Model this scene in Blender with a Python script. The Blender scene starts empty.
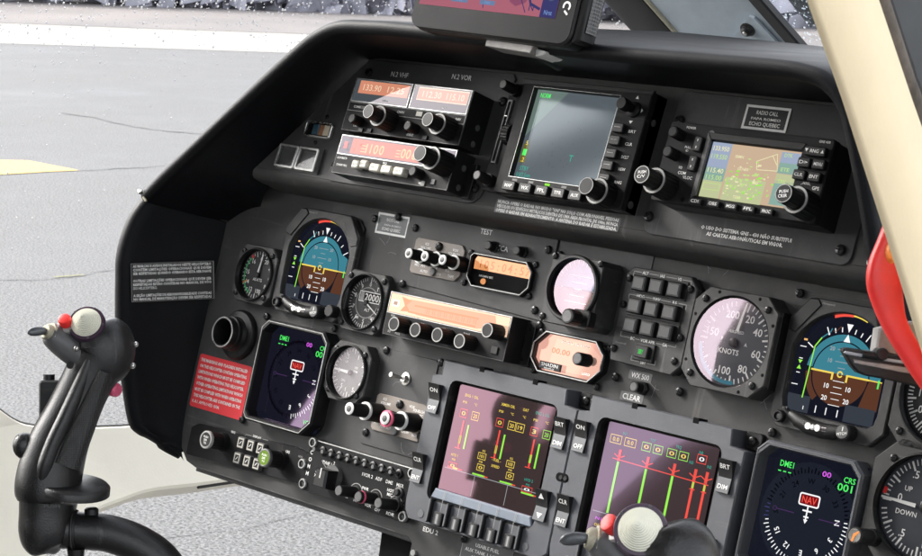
import bpy, math, random
from mathutils import Vector, Matrix
random.seed(7)
S = bpy.context.scene
COL = S.collection
PI = math.pi
TH = math.radians(15)                     # the panel leans back from the vertical
ST, CT = math.sin(TH), math.cos(TH)
def m2w(u, v, n):                         # main panel frame (mm) -> world (mm)
    return Vector((u, v*ST - n*CT, 1250 + v*CT + n*ST))
MU = Vector((1, 0, 0)); MV = Vector((0, ST, CT)); MN = Vector((0, -CT, ST))
AL = -0.0971
UV_ = MV*math.cos(AL) + MN*math.sin(AL); UN_ = MU.cross(UV_)
PLANES = {'M': (m2w(0, 0, 0), MU, MV, MN), 'U': (m2w(0, 177.36, 41), MU, UV_, UN_)}

# ------------------------------------------------------------------ materials
def nodes(name):
    m = bpy.data.materials.new(name); m.use_nodes = True
    nt = m.node_tree; nt.nodes.clear()
    out = nt.nodes.new('ShaderNodeOutputMaterial')
    return m, nt, out
def mat(name, col, rough=.5, metal=0, var=.15, scale=60, bump=0, bscale=900, spec=.5, rvar=.12, coat=0, wear=0, wcol=(.22, .21, .20)):
    m, nt, out = nodes(name)
    b = nt.nodes.new('ShaderNodeBsdfPrincipled'); nt.links.new(b.outputs[0], out.inputs[0])
    b.inputs['Metallic'].default_value = metal
    b.inputs['Specular IOR Level'].default_value = spec
    b.inputs['Coat Weight'].default_value = coat; b.inputs['Coat Roughness'].default_value = .28
    tc = nt.nodes.new('ShaderNodeTexCoord')
    n = nt.nodes.new('ShaderNodeTexNoise'); n.inputs['Scale'].default_value = scale; n.inputs['Detail'].default_value = 6
    n.inputs['Roughness'].default_value = .65
    nt.links.new(tc.outputs['Object'], n.inputs['Vector'])
    mr = nt.nodes.new('ShaderNodeMapRange')
    mr.inputs['From Min'].default_value = .3; mr.inputs['From Max'].default_value = .7
    mr.inputs['To Min'].default_value = 1-var; mr.inputs['To Max'].default_value = 1+var
    nt.links.new(n.outputs[0], mr.inputs['Value'])
    mx = nt.nodes.new('ShaderNodeMix'); mx.data_type = 'RGBA'; mx.blend_type = 'MULTIPLY'
    mx.inputs[0].default_value = 1; mx.inputs[6].default_value = (*col, 1)
    nt.links.new(mr.outputs[0], mx.inputs[7]); last = mx.outputs[2]
    if wear:                                            # dust, rubbed patches and fine scratches
        for sc_, st, lo, hi, k in ((26, (1, 1, 1), .53, .72, .5), (70, (1, .08, 1), .63, .70, 1.0), (60, (.07, 1, .5), .64, .70, .8), (420, (1, 1, 1), .66, .70, 1.0)):
            mp = nt.nodes.new('ShaderNodeMapping'); mp.inputs['Scale'].default_value = st; mp.inputs['Rotation'].default_value = (.3, .2, .5*k)
            nt.links.new(tc.outputs['Object'], mp.inputs[0])
            w = nt.nodes.new('ShaderNodeTexNoise'); w.inputs['Scale'].default_value = sc_; w.inputs['Detail'].default_value = 4; w.inputs['Roughness'].default_value = .7
            nt.links.new(mp.outputs[0], w.inputs['Vector'])
            wr = nt.nodes.new('ShaderNodeMapRange'); wr.inputs['From Min'].default_value = lo; wr.inputs['From Max'].default_value = hi; wr.inputs['To Max'].default_value = wear*k
            nt.links.new(w.outputs[0], wr.inputs['Value'])
            wm = nt.nodes.new('ShaderNodeMix'); wm.data_type = 'RGBA'; wm.inputs[7].default_value = (*wcol, 1)
            nt.links.new(wr.outputs[0], wm.inputs[0]); nt.links.new(last, wm.inputs[6]); last = wm.outputs[2]
    nt.links.new(last, b.inputs['Base Color'])
    m2 = nt.nodes.new('ShaderNodeMapRange'); m2.inputs['From Min'].default_value = .3; m2.inputs['From Max'].default_value = .7
    m2.inputs['To Min'].default_value = max(.02, rough-rvar); m2.inputs['To Max'].default_value = min(1, rough+rvar)
    n2 = nt.nodes.new('ShaderNodeTexNoise'); n2.inputs['Scale'].default_value = scale*.37; n2.inputs['Detail'].default_value = 8
    nt.links.new(tc.outputs['Object'], n2.inputs['Vector']); nt.links.new(n2.outputs[0], m2.inputs['Value'])
    nt.links.new(m2.outputs[0], b.inputs['Roughness'])
    if bump:
        nb = nt.nodes.new('ShaderNodeTexNoise'); nb.inputs['Scale'].default_value = bscale; nb.inputs['Detail'].default_value = 3
        nt.links.new(tc.outputs['Object'], nb.inputs['Vector'])
        bp = nt.nodes.new('ShaderNodeBump'); bp.inputs['Strength'].default_value = bump; bp.inputs['Distance'].default_value = .0006
        nt.links.new(nb.outputs[0], bp.inputs['Height']); nt.links.new(bp.outputs[0], b.inputs['Normal'])
    return m
def emis(name, col, st):
    m, nt, out = nodes(name)
    e = nt.nodes.new('ShaderNodeEmission'); e.inputs[0].default_value = (*col, 1); e.inputs[1].default_value = st
    nt.links.new(e.outputs[0], out.inputs[0]); return m
def glass(name, tint, fac, rough=.03, trans=(1, 1, 1), rv=1):
    m, nt, out = nodes(name); m['coat'] = [*tint, fac, rough]
    t = nt.nodes.new('ShaderNodeBsdfTransparent'); t.inputs[0].default_value = (*trans, 1)
    g = nt.nodes.new('ShaderNodeBsdfGlossy'); g.inputs[0].default_value = (*tint, 1)
    tc = nt.nodes.new('ShaderNodeTexCoord')
    n = nt.nodes.new('ShaderNodeTexNoise'); n.inputs['Scale'].default_value = 35; n.inputs['Detail'].default_value = 7
    nt.links.new(tc.outputs['Object'], n.inputs['Vector'])
    mr = nt.nodes.new('ShaderNodeMapRange'); mr.inputs['From Min'].default_value = .35; mr.inputs['From Max'].default_value = .75
    mr.inputs['To Min'].default_value = rough*(1-.4*rv); mr.inputs['To Max'].default_value = rough*(1+1.4*rv)
    nt.links.new(n.outputs[0], mr.inputs['Value']); nt.links.new(mr.outputs[0], g.inputs['Roughness'])
    lw = nt.nodes.new('ShaderNodeFresnel'); lw.inputs[0].default_value = 1.45
    ma = nt.nodes.new('ShaderNodeMath'); ma.operation = 'MULTIPLY_ADD'; ma.inputs[1].default_value = .5; ma.inputs[2].default_value = fac
    nt.links.new(lw.outputs[0], ma.inputs[0])
    mx = nt.nodes.new('ShaderNodeMixShader'); nt.links.new(ma.outputs[0], mx.inputs[0])
    nt.links.new(t.outputs[0], mx.inputs[1]); nt.links.new(g.outputs[0], mx.inputs[2]); nt.links.new(mx.outputs[0], out.inputs[0])
    return m
def grid_mat(name, c1, c2, sx, sy, rough=.5):          # a fine woven / knurled check
    m, nt, out = nodes(name)
    b = nt.nodes.new('ShaderNodeBsdfPrincipled'); nt.links.new(b.outputs[0], out.inputs[0])
    b.inputs['Roughness'].default_value = rough
    tc = nt.nodes.new('ShaderNodeTexCoord'); mp = nt.nodes.new('ShaderNodeMapping')
    mp.inputs['Scale'].default_value = (sx, sx, sy); nt.links.new(tc.outputs['Object'], mp.inputs[0])
    v = nt.nodes.new('ShaderNodeTexVoronoi'); v.inputs['Scale'].default_value = 1; v.inputs['Randomness'].default_value = .12
    nt.links.new(mp.outputs[0], v.inputs['Vector'])
    r = nt.nodes.new('ShaderNodeValToRGB'); r.color_ramp.elements[0].color = (*c2, 1); r.color_ramp.elements[1].color = (*c1, 1)
    r.color_ramp.elements[0].position = .2; r.color_ramp.elements[1].position = .55
    nt.links.new(v.outputs['Distance'], r.inputs[0]); nt.links.new(r.outputs[0], b.inputs['Base Color'])
    bp = nt.nodes.new('ShaderNodeBump'); bp.inputs['Strength'].default_value = .7; bp.inputs['Distance'].default_value = .0008
    bp.invert = True
    nt.links.new(v.outputs['Distance'], bp.inputs['Height']); nt.links.new(bp.outputs[0], b.inputs['Normal'])
    return m

PANEL = mat('panel_paint', (.047, .0465, .046), .55, var=.14, scale=18, bump=.25, bscale=1400, spec=.3, wear=.22)
PANEL2 = mat('plate_paint', (.043, .043, .044), .5, var=.12, scale=22, bump=.2, bscale=1400, spec=.3, wear=.22)
HOODM = mat('hood_vinyl', (.0055, .006, .0075), .5, var=.25, scale=14, bump=.45, bscale=700, spec=.12)
BLACK = mat('black_plastic', (.0075, .0075, .008), .45, var=.2, scale=80, spec=.35, wear=.10)
DARK = mat('matt_black', (.004, .004, .0045), .75, var=.1, spec=.08)
BEZ = mat('bezel_grey', (.036, .036, .036), .48, var=.2, scale=45, bump=.15, spec=.35, wear=.3)
RADIO = mat('radio_face', (.013, .013, .014), .55, var=.15, scale=60, spec=.12, wear=.12)
EDUG = mat('display_bezel_grey', (.068, .072, .083), .5, var=.1, scale=40, bump=.2, wear=.15)
EDUL = mat('display_sill_blue_grey', (.17, .20, .245), .45, var=.1, scale=60)
KEYG = mat('key_grey', (.095, .10, .108), .45, var=.1)
WORN = mat('worn_edge_metal', (.34, .34, .33), .35, .6, var=.3, scale=120)
SILV = mat('bright_metal', (.62, .61, .58), .3, .9, var=.2, scale=100)
SCREWM = mat('screw_steel', (.035, .035, .036), .35, .7, var=.3, scale=200)
KNOB = mat('knob_black', (.006, .006, .006), .5, var=.2, spec=.25)
KEND = mat('knob_end_black', (.020, .020, .021), .5, var=.3, scale=150, wear=.08, spec=.2)
CAPG = mat('knob_end_grey', (.075, .075, .075), .45, var=.3, scale=150)
WHITE = mat('white_paint', (.78, .78, .76), .5, var=.06)
INK = mat('white_ink', (.80, .80, .78), .6, var=.12, scale=300)
INKD = mat('dull_white_ink', (.30, .30, .29), .6, var=.2, scale=300)
CREAM = mat('cream_key', (.48, .465, .41), .45, var=.08)
TAUPE = mat('taupe_plate', (.20, .168, .142), .45, var=.12, scale=60)
RED = mat('red_paint', (.80, .030, .026), .42, var=.12, scale=30, wear=.08, wcol=(.7, .35, .3))
REDP = mat('red_placard', (.80, .035, .045), .5, var=.08, scale=30)
ORANGE = mat('orange_mark', (.8, .25, .05), .5)
YEL = mat('yellow_mark', (.75, .55, .06), .5)
GREENP = mat('green_mark', (.05, .5, .16), .5)
PINKP = mat('pink_ring', (.75, .12, .22), .5)
PLAC = mat('placard_black', (.007, .007, .008), .4, var=.1)
PLACB = mat('placard_slate', (.035, .044, .050), .4, var=.15)
DIALB = mat('dial_black', (.007, .0075, .0085), .55, var=.1)
DIALG = mat('dial_grey', (.028, .033, .044), .55, var=.1)
BEIGE = mat('beige_trim', (.92, .76, .50), .55, var=.07, scale=9, bump=.3, bscale=260)
SILLM = mat('ivory_sill', (.94, .88, .74), .45, var=.05, scale=10, bump=.25, bscale=300)
RUBB = mat('rubber_seal', (.022, .020, .019), .7, var=.35, scale=70, bump=.6, bscale=240)
SEALB = mat('brown_seal', (.10, .078, .06), .75, var=.4, scale=60, bump=.6, bscale=300)
POSTM = mat('post_grey', (.012, .0125, .014), .5, var=.2, scale=30, bump=.3, bscale=500)
FRAMEG = mat('frame_blue_grey', (.36, .42, .47), .5, var=.12, scale=20, bump=.25, bscale=500)
GRIPM = mat('grip_black', (.012, .012, .0125), .36, var=.35, scale=30, bump=.4, bscale=650, wear=.16)
PADM = grid_mat('grip_knurl', (.014, .014, .014), (.05, .05, .05), 620, 620)
CAPC = mat('trim_hat_ivory', (.76, .75, .63), .5, var=.06)
PURP = mat('purple_ring', (.05, .028, .05), .35, var=.2)
OLIVE = mat('collar_khaki', (.34, .32, .24), .5, .3, var=.25, scale=150)
ALUG = mat('cast_grey', (.30, .29, .28), .5, .4, var=.25, scale=60)
GRILLE = grid_mat('speaker_grille', (.10, .10, .10), (.008, .008, .008), 330, 330)
# lit displays (some fields and patches also carry painted reflections)
LS = .24
def E_(n, c, s): return emis('lit_' + n, c, s*LS)
LBLUE = E_('sky_blue', (.085, .40, .52), .50); LBROWN = E_('earth_brown', (.16, .060, .032), .6)
LBLACK = E_('raster_black', (.006, .006, .009), 1); LNAVY = E_('raster_navy', (.006, .007, .014), 1)
LWHITE = E_('white', (1, 1, 1), .95); LDIMW = E_('dim_white', (.8, .85, .9), .42); LYEL = E_('yellow', (1, .75, .12), .85)
LGREEN = E_('green', (.10, 1, .16), .85); LLIME = E_('lime', (.38, 1, .10), .8); LRED = E_('red', (1, .10, .07), .85)
LMAG = E_('magenta', (.85, .15, 1), .8); LDIMP = E_('dim_purple', (.10, .045, .17), .5); LCYAN = E_('teal', (.05, .55, .42), .6)
LGHOST = E_('ghost', (.001, .001, .003), 1)
LAMB = E_('amber_field', (1, .40, .25), .60); LAMBD = E_('amber_digit', (1, .14, .05), .95); LAMBL = E_('amber_pale', (1, .68, .48), .80)  # salmon field: the glass's reflective wash is held in the emission too
LORNG = E_('orange_field', (1, .20, .085), .50); LORNL = E_('orange_digit', (1, .55, .20), .85); LGREYL = E_('lcd_grey', (.19, .23, .26), .32)
LPEACH = E_('peach_field', (1, .42, .17), .72); LPEACHD = E_('peach_digit', (.70, .22, .07), .6)
LEDU = E_('raster_mauve', (.045, .030, .030), 1)
LRADAR = E_('radar_raster', (.080, .098, .112), 1)
LMAP = E_('map_tan', (.72, .53, .37), .76); LMAPG = E_('map_olive', (.62, .66, .38), .78); LMAPT = E_('map_teal', (.34, .54, .47), .7)
LMAPB = E_('map_blue', (.44, .52, .70), .72); LMAPL = E_('map_lime', (.62, .85, .30), .8); LMAPY = E_('map_cream', (.95, .90, .55), .8)
LPINK = E_('chart_pink', (.62, .20, .27), .6); LPINK2 = E_('chart_rose', (.40, .12, .22), .6); LINDI = E_('chart_indigo', (.06, .06, .20), .7); LSKY = E_('chart_blue', (.25, .40, .80), .7)
GLPINK = glass('coated_display_glass', (1.0, .58, .74), .050, .045)
GLMAUV = glass('coated_display_glass_mauve', (.92, .66, 1.0), .035, .04)
GLGREY = glass('display_glass', (.9, .97, 1.0), .012, .05)
GLDIAL = glass('dial_glass', (1, .90, .95), .02, .03)
GLGYRO = glass('coated_dial_glass', (1.0, .80, .90), .12, .02)
GLCLR = glass('clear_glass', (1, 1, 1), .0, .02)
GLWARM = glass('gold_coated_glass', (1, .62, .46), .06, .05)
GLWIND = glass('windscreen_acrylic', (1, 1, 1), .0, .01)

# ------------------------------------------------------------------ mesh building (all in mm)
def circ(cx, cy, r, n=40, ry=None, a0=0, a1=2*PI):
    ry = ry or r; full = abs(a1-a0-2*PI) < 1e-6
    k = n if full else n+1
    return [(cx+r*math.cos(a0+(a1-a0)*i/n), cy+ry*math.sin(a0+(a1-a0)*i/n)) for i in range(k)]
def rr(cx, cy, w, h, r=1.5, n=4):
    r = min(r, w/2-.01, h/2-.01); o = []
    for sx, sy, a in ((1, 1, 0), (-1, 1, PI/2), (-1, -1, PI), (1, -1, 1.5*PI)):
        for i in range(n+1):
            t = a+PI/2*i/n; o.append((cx+sx*(w/2-r)+r*math.cos(t), cy+sy*(h/2-r)+r*math.sin(t)))
    return o
def cutr(cx, cy, w, h, c):                              # rectangle with cut corners; c = one size or (tr, tl, bl, br)
    if not isinstance(c, tuple): c = (c,)*4
    x0, x1, y0, y1 = cx-w/2, cx+w/2, cy-h/2, cy+h/2
    a, b, d, e = c
    return [(x1, y1-a), (x1-a, y1), (x0+b, y1), (x0, y1-b), (x0, y0+d), (x0+d, y0), (x1-e, y0), (x1, y0+e)]
def inset(p, d):
    n = len(p); A = sum(p[i][0]*p[(i+1) % n][1]-p[(i+1) % n][0]*p[i][1] for i in range(n)); s = 1 if A > 0 else -1
    o = []
    for i in range(n):
        x0, y0 = p[i-1]; x1, y1 = p[i]; x2, y2 = p[(i+1) % n]
        ax, ay = x1-x0, y1-y0; bx, by = x2-x1, y2-y1
        la = math.hypot(ax, ay) or 1; lb = math.hypot(bx, by) or 1
        nx, ny = -ay/la*s, ax/la*s; mx, my = -by/lb*s, bx/lb*s
        k = 1+nx*mx+ny*my; k = max(k, .3)
        o.append((x1+d*(nx+mx)/k, y1+d*(ny+my)/k))
    return o
def star(cx, cy, r, n=22, d=.07):
    o = []
    for i in range(2*n):
        q = r*(1-d*(i % 2)); a = PI*i/n; o.append((cx+q*math.cos(a), cy+q*math.sin(a)))
    return o
def polar(p, cx, cy, a):                                # radius of a star-shaped polygon at angle a
    dx, dy = math.cos(a), math.sin(a); best = 0; n = len(p)
    for i in range(n):
        x0, y0 = p[i][0]-cx, p[i][1]-cy; x1, y1 = p[(i+1) % n][0]-cx, p[(i+1) % n][1]-cy
        ex, ey = x1-x0, y1-y0; den = dx*ey-dy*ex
        if abs(den) < 1e-9: continue
        t = (x0*ey-y0*ex)/den; s = (x0*dy-y0*dx)/den
        if t > 0 and -1e-6 <= s <= 1+1e-6: best = max(best, t)
    return best
TXT = {}
def glyphs(s):
    if s in TXT: return TXT[s]
    c = bpy.data.curves.new('t', 'FONT'); c.body = s; c.size = 1; c.resolution_u = 2 if len(s) < 16 else 1; c.offset = .012 if len(s) < 22 else .035
    o = bpy.data.objects.new('t', c); me = o.to_mesh()
    vs = [(v.co.x, v.co.y) for v in me.vertices]; fs = [tuple(p.vertices) for p in me.polygons]
    o.to_mesh_clear(); bpy.data.objects.remove(o); bpy.data.curves.remove(c)
    TXT[s] = (vs, fs); return TXT[s]
class MB:
    def __init__(s, off=(0, 0, 0)): s.v = []; s.f = []; s.mi = []; s.mats = []; s.off = off; s.M = None
    def _m(s, m):
        if m not in s.mats: s.mats.append(m)
        return s.mats.index(m)
    def add(s, vs, fs, m):
        b = len(s.v); k = s._m(m)
        for p in vs:
            if s.M: p = s.M @ Vector(p)
            s.v.append((p[0]-s.off[0], p[1]-s.off[1], p[2]-s.off[2]))
        for f in fs: s.f.append(tuple(b+i for i in f)); s.mi.append(k)
    def prism(s, p, z0, z1, m, ch=0, mtop=None, bottom=False):
        n = len(p)
        if sum(p[i][0]*p[(i+1) % n][1]-p[(i+1) % n][0]*p[i][1] for i in range(n)) < 0: p = p[::-1]
        L = [[(x, y, z0) for x, y in p], [(x, y, z1-ch) for x, y in p]]
        if ch: L.append([(x, y, z1) for x, y in inset(p, ch)])
        vs = sum(L, []); fs = []
        for k in range(len(L)-1):
            for i in range(n): j = (i+1) % n; fs.append((k*n+i, k*n+j, k*n+n+j, k*n+n+i))
        t = (len(L)-1)*n
        if mtop: s.add(vs, fs, m); s.add(L[-1], [tuple(range(n))], mtop)
        else: fs.append(tuple(range(t, t+n))); s.add(vs, fs, m)
        if bottom: s.add(L[0], [tuple(range(n))[::-1]], m)
    def box(s, cx, cy, w, h, z0, z1, m, ch=.4, mtop=None): s.prism([(cx-w/2, cy-h/2), (cx+w/2, cy-h/2), (cx+w/2, cy+h/2), (cx-w/2, cy+h/2)], z0, z1, m, ch, mtop)
    def flat(s, p, z, m):
        n = len(p)
        if sum(p[i][0]*p[(i+1) % n][1]-p[(i+1) % n][0]*p[i][1] for i in range(n)) < 0: p = p[::-1]
        s.add([(x, y, z) for x, y in p], [tuple(range(n))], m)
    def rect(s, cx, cy, w, h, z, m): s.flat([(cx-w/2, cy-h/2), (cx+w/2, cy-h/2), (cx+w/2, cy+h/2), (cx-w/2, cy+h/2)], z, m)
    def line(s, x0, y0, x1, y1, w, z, m):
        l = math.hypot(x1-x0, y1-y0) or 1; nx, ny = -(y1-y0)/l*w/2, (x1-x0)/l*w/2
        s.flat([(x0+nx, y0+ny), (x0-nx, y0-ny), (x1-nx, y1-ny), (x1+nx, y1+ny)], z, m)
    def frame(s, cx, cy, w, h, t, z, m):
        for a in ((cx, cy+h/2-t/2, w, t), (cx, cy-h/2+t/2, w, t), (cx-w/2+t/2, cy, t, h-2*t), (cx+w/2-t/2, cy, t, h-2*t)): s.rect(*a, z, m)
    def arc(s, cx, cy, r0, r1, a0, a1, z, m, n=24):
        o = circ(cx, cy, r1, n, None, a0, a1); i = circ(cx, cy, r0, n, None, a0, a1)
        k = len(o); s.add([(x, y, z) for x, y in o+i], [(j, j+1, k+j+1, k+j) if a1 > a0 else (j+1, j, k+j, k+j+1) for j in range(k-1)], m)
    def ring(s, outer, inner, z0, z1, m, ch=.6, zi=None, chi=.8, c=None, mi=None):   # plate with a hole
        if c is None: c = (sum(p[0] for p in inner)/len(inner), sum(p[1] for p in inner)/len(inner))
        A = sorted({round(math.atan2(y-c[1], x-c[0]), 4) for x, y in outer+inner}); n = len(A)
        def at(p, d): return [(c[0]+(polar(p, *c, a)-d)*math.cos(a), c[1]+(polar(p, *c, a)-d)*math.sin(a)) for a in A]
        o0, o1, i1, i0 = at(outer, 0), at(outer, ch), at(inner, -chi), at(inner, 0)
        zi = z0 if zi is None else zi
        L = [[(x, y, z0) for x, y in o0], [(x, y, z1-ch) for x, y in o0], [(x, y, z1) for x, y in o1], [(x, y, z1) for x, y in i1], [(x, y, z1-chi) for x, y in i0], [(x, y, zi) for x, y in i0]]
        q = lambda k: [(k*n+i, k*n+(i+1) % n, (k+1)*n+(i+1) % n, (k+1)*n+i) for i in range(n)]
        s.add(sum(L, []), q(0)+q(1)+q(2)+q(3), m)
        s.add(L[3]+L[4]+L[5], [(k*n+i, k*n+(i+1) % n, (k+1)*n+(i+1) % n, (k+1)*n+i) for k in (0, 1) for i in range(n)], mi or m)
    def lathe(s, prof, m, c=(0, 0), n=28, cap=True, sy=1):
        vs = []; fs = []
        for r, z in prof: vs += [(c[0]+r*math.cos(2*PI*i/n), c[1]+sy*r*math.sin(2*PI*i/n), z) for i in range(n)]
        for k in range(len(prof)-1):
            for i in range(n): j = (i+1) % n; fs.append((k*n+i, k*n+j, k*n+n+j, k*n+n+i))
        if cap: fs.append(tuple(range((len(prof)-1)*n, len(prof)*n)))
        s.add(vs, fs, m)
    def text(s, t, x, y, h, z, m, w=None, al='C', rot=0, sx=1):
        vs, fs = glyphs(t)
        if not vs: return
        x0 = min(p[0] for p in vs); x1 = max(p[0] for p in vs)
        k = h/.70; kx = k*sx if w is None else w/(x1-x0)
        o = {'C': (x0+x1)/2, 'L': x0, 'R': x1}[al]; cr, sr = math.cos(rot), math.sin(rot)
        P = []
        for a, b in vs:
            a = (a-o)*kx; b = (b-.35)*k; P.append((x+a*cr-b*sr, y+a*sr+b*cr, z))
        s.add(P, fs, m)
    def tube(s, pts, rad, m, n=14, caps=True):
        pts = [Vector(p) for p in pts]; R = rad if isinstance(rad, (list, tuple)) else [rad]*len(pts)
        vs = []; fs = []; up = None
        for i, p in enumerate(pts):
            t = (pts[min(i+1, len(pts)-1)]-pts[max(i-1, 0)]).normalized()
            if up is None:
                up = Vector((0, 0, 1)) if abs(t.z) < .9 else Vector((0, 1, 0))
            a = t.cross(up).normalized(); up = a.cross(t).normalized()
            vs += [tuple(p+(a*math.cos(2*PI*k/n)+up*math.sin(2*PI*k/n))*R[i]) for k in range(n)]
        for i in range(len(pts)-1):
            for k in range(n): j = (k+1) % n; fs.append((i*n+k, i*n+j, i*n+n+j, i*n+n+k))
        if caps: fs += [tuple(range(n))[::-1], tuple(range((len(pts)-1)*n, len(pts)*n))]
        s.add(vs, fs, m)
    def loft(s, rings, m, cap0=True, cap1=True, closed=True):
        n = len(rings[0]); vs = sum([list(map(tuple, r)) for r in rings], []); fs = []
        for i in range(len(rings)-1):
            for k in range(n if closed else n-1): j = (k+1) % n; fs.append((i*n+k, i*n+j, i*n+n+j, i*n+n+k))
        if closed and cap0: fs.append(tuple(range(n))[::-1])
        if closed and cap1: fs.append(tuple(range((len(rings)-1)*n, len(rings)*n)))
        s.add(vs, fs, m)
    def mesh(s, name, ang=35):
        me = bpy.data.meshes.new(name); me.from_pydata([(x*.001, y*.001, z*.001) for x, y, z in s.v], [], s.f)
        for m in s.mats: me.materials.append(m)
        me.polygons.foreach_set('material_index', s.mi)
        me.polygons.foreach_set('use_smooth', [True]*len(s.f)); me.update()
        me.set_sharp_from_angle(angle=math.radians(ang)); return me
    def build(s, name, parent=None, loc=None, label=None, ang=35):
        o = bpy.data.objects.new(name, s.mesh(name, ang)); COL.objects.link(o)
        if parent: o.parent = parent
        if loc: o.location = [c*.001 for c in loc]
        if label: o['label'] = label
        return o
def tag(o, label, cat, group=None, kind=None):
    if kind: o['kind'] = kind
    if label: o['label'] = label
    if cat: o['category'] = cat
    if group: o['group'] = group
    return o
class Thing:                                           # an Empty lying in one of the panel planes, z towards the pilot
    def __init__(s, name, label, cat, pl, u, v, z=0, group=None):
        s.root = bpy.data.objects.new(name, None); s.root.empty_display_size = .01; COL.objects.link(s.root)
        o, a, b, n = PLANES[pl]; p = (o+a*u+b*v+n*z)*.001
        s.root.matrix_world = Matrix(((a.x, b.x, n.x, p.x), (a.y, b.y, n.y, p.y), (a.z, b.z, n.z, p.z), (0, 0, 0, 1)))
        s.off = (u, v, 0); tag(s.root, label, cat, group)
    def mb(s, abs_=True): return MB(s.off if abs_ else (0, 0, 0))
    def put(s, mb, name, parent=None, label=None): return mb.build(name, parent or s.root, None, label)
def wthing(name, label, cat, loc, group=None):         # an Empty in world axes
    r = bpy.data.objects.new(name, None); r.empty_display_size = .01; COL.objects.link(r); r.location = [c*.001 for c in loc]
    return tag(r, label, cat, group)
def copy_tree(o, parent=None):
    c = o.copy(); COL.objects.link(c)
    if parent: c.parent = parent; c.matrix_parent_inverse = o.matrix_parent_inverse
    for ch in list(o.children): copy_tree(ch, c)
    return c
SH = {}
def shared(key, fn):
    if key not in SH: b = MB(); fn(b); SH[key] = b.mesh(key)
    return SH[key]
def inst(name, key, fn, parent, x, y, z, rot=0):
    o = bpy.data.objects.new(name, shared(key, fn)); COL.objects.link(o); o.parent = parent
    o.location = (x*.001, y*.001, z*.001); o.rotation_euler = (0, 0, rot); return o
def screw_fn(r):
    def f(b):
        b.lathe([(r, 0), (r, r*.35), (r*.82, r*.62), (r*.5, r*.74)], SCREWM, n=16)
        b.box(0, 0, r*1.3, r*.24, r*.70, r*.755, DARK, 0); b.box(0, 0, r*.24, r*1.3, r*.70, r*.757, DARK, 0)
    return f
def screws(t, pts, z, r=3.6, absu=True, parent=None):
    for x, y in pts:
        inst('screw', 'screw_%g' % r, screw_fn(r), parent or t.root, x-(t.off[0] if absu else 0), y-(t.off[1] if absu else 0), z, random.random()*1.5)
def knob_fn(r, h, r2=0, h2=0, cap=KEND, skirt=0, ringm=None):
    def f(b):
        z = 0
        if skirt: b.lathe([(r*1.18, 0), (r*1.18, skirt-.5), (r*1.08, skirt)], KNOB, n=28); z = skirt
        b.prism(star(0, 0, r, 20, .06), z, z+h, KNOB, .7)
        if ringm: b.lathe([(r*.93, z+h+.02), (r*.93, z+h+.5), (r*.78, z+h+.5)], ringm, n=28, cap=False)
        if r2:
            b.prism(star(0, 0, r2, 16, .06), z+h, z+h+h2, KNOB, .5); z += h2
            b.lathe([(r2*.95, z+h), (r2*.95, z+h+.2), (r2*.86, z+h+.2)], INKD, n=24, cap=False); b.lathe([(r2*.86, z+h), (r2*.84, z+h+.25)], cap, n=20)
        else: b.lathe([(r*.74, z+h), (r*.74, z+h+.3)], cap, n=20)
    return f
def knob(t, x, y, z, key, fn, absu=True, name='knob'):
    return inst(name, key, fn, t.root, x-(t.off[0] if absu else 0), y-(t.off[1] if absu else 0), z)
K_S = ('knob_small', knob_fn(5, 13)); K_R = ('knob_radio', knob_fn(7.4, 18, ringm=INKD))
K_D = ('knob_dual', knob_fn(11, 18, 7, 14, ringm=INKD)); K_XS = ('knob_slim', knob_fn(4.2, 12)); K_P = ('knob_post', knob_fn(6.5, 24))
K_GNS = ('knob_gps', knob_fn(12, 20, 8, 18, ringm=INKD)); K_EF = ('knob_push', knob_fn(8.5, 24, skirt=4, ringm=INKD))
K_CL = ('knob_clear', knob_fn(4.6, 11, skirt=0))
def pointer_fn(r, h, white=WHITE):                     # slim knobs with a white rim and a skirt, as on the intercom plates
    def f(b):
        b.lathe([(r*1.25, 0), (r*1.2, h*.45)], KNOB, n=24); b.lathe([(r*1.2, h*.45), (r*1.2, h*.5), (r*.9, h*.5)], white, n=24, cap=False)
        b.lathe([(r*.92, h*.45), (r*.82, h)], KNOB, n=24); b.lathe([(r*.80, h), (r*.62, h+.8)], white, n=24); b.lathe([(r*.45, h+.8), (r*.4, h+1)], CAPG, n=16)
    return f
def toggle_fn(l=12, tilt=.5):
    def f(b):
        b.lathe([(4.6, 0), (4.6, 1.4), (3.4, 2)], SILV, n=6); b.lathe([(2.8, 2), (2.8, 5), (2.2, 5.6)], SILV, n=16)
        b.tube([(0, 0, 4), (-l*.25, -l*.1, 4+l*.5), (-l*tilt, -l*.15, 4+l)], [1.3, 1.5, 1.9], SILV, 10)
    return f
def key_fn(w, h, d, m=BLACK, top=None, ch=.8):
    def f(b): b.prism(rr(0, 0, w, h, 1.2, 3), 0, d, m, ch, top)
    return f
def key(t, x, y, z, w, h, d, m=BLACK, txt=None, th=2.2, ink=INKD, absu=True, name='button', tw=None):
    b = MB(); b.prism(rr(0, 0, w, h, 1.2, 3), 0, d, m, .7)
    if txt: b.text(txt, 0, 0, th, d+.06, ink, tw or min(w*.78, len(txt)*th*.8))
    return b.build(name, t.root, (x-(t.off[0] if absu else 0), y-(t.off[1] if absu else 0), z))
EXPO, SKY_ST, SUN_E, SUN_EL, SUN_AZ = 2.2, 0.15, 1.0, 35, 250
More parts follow.
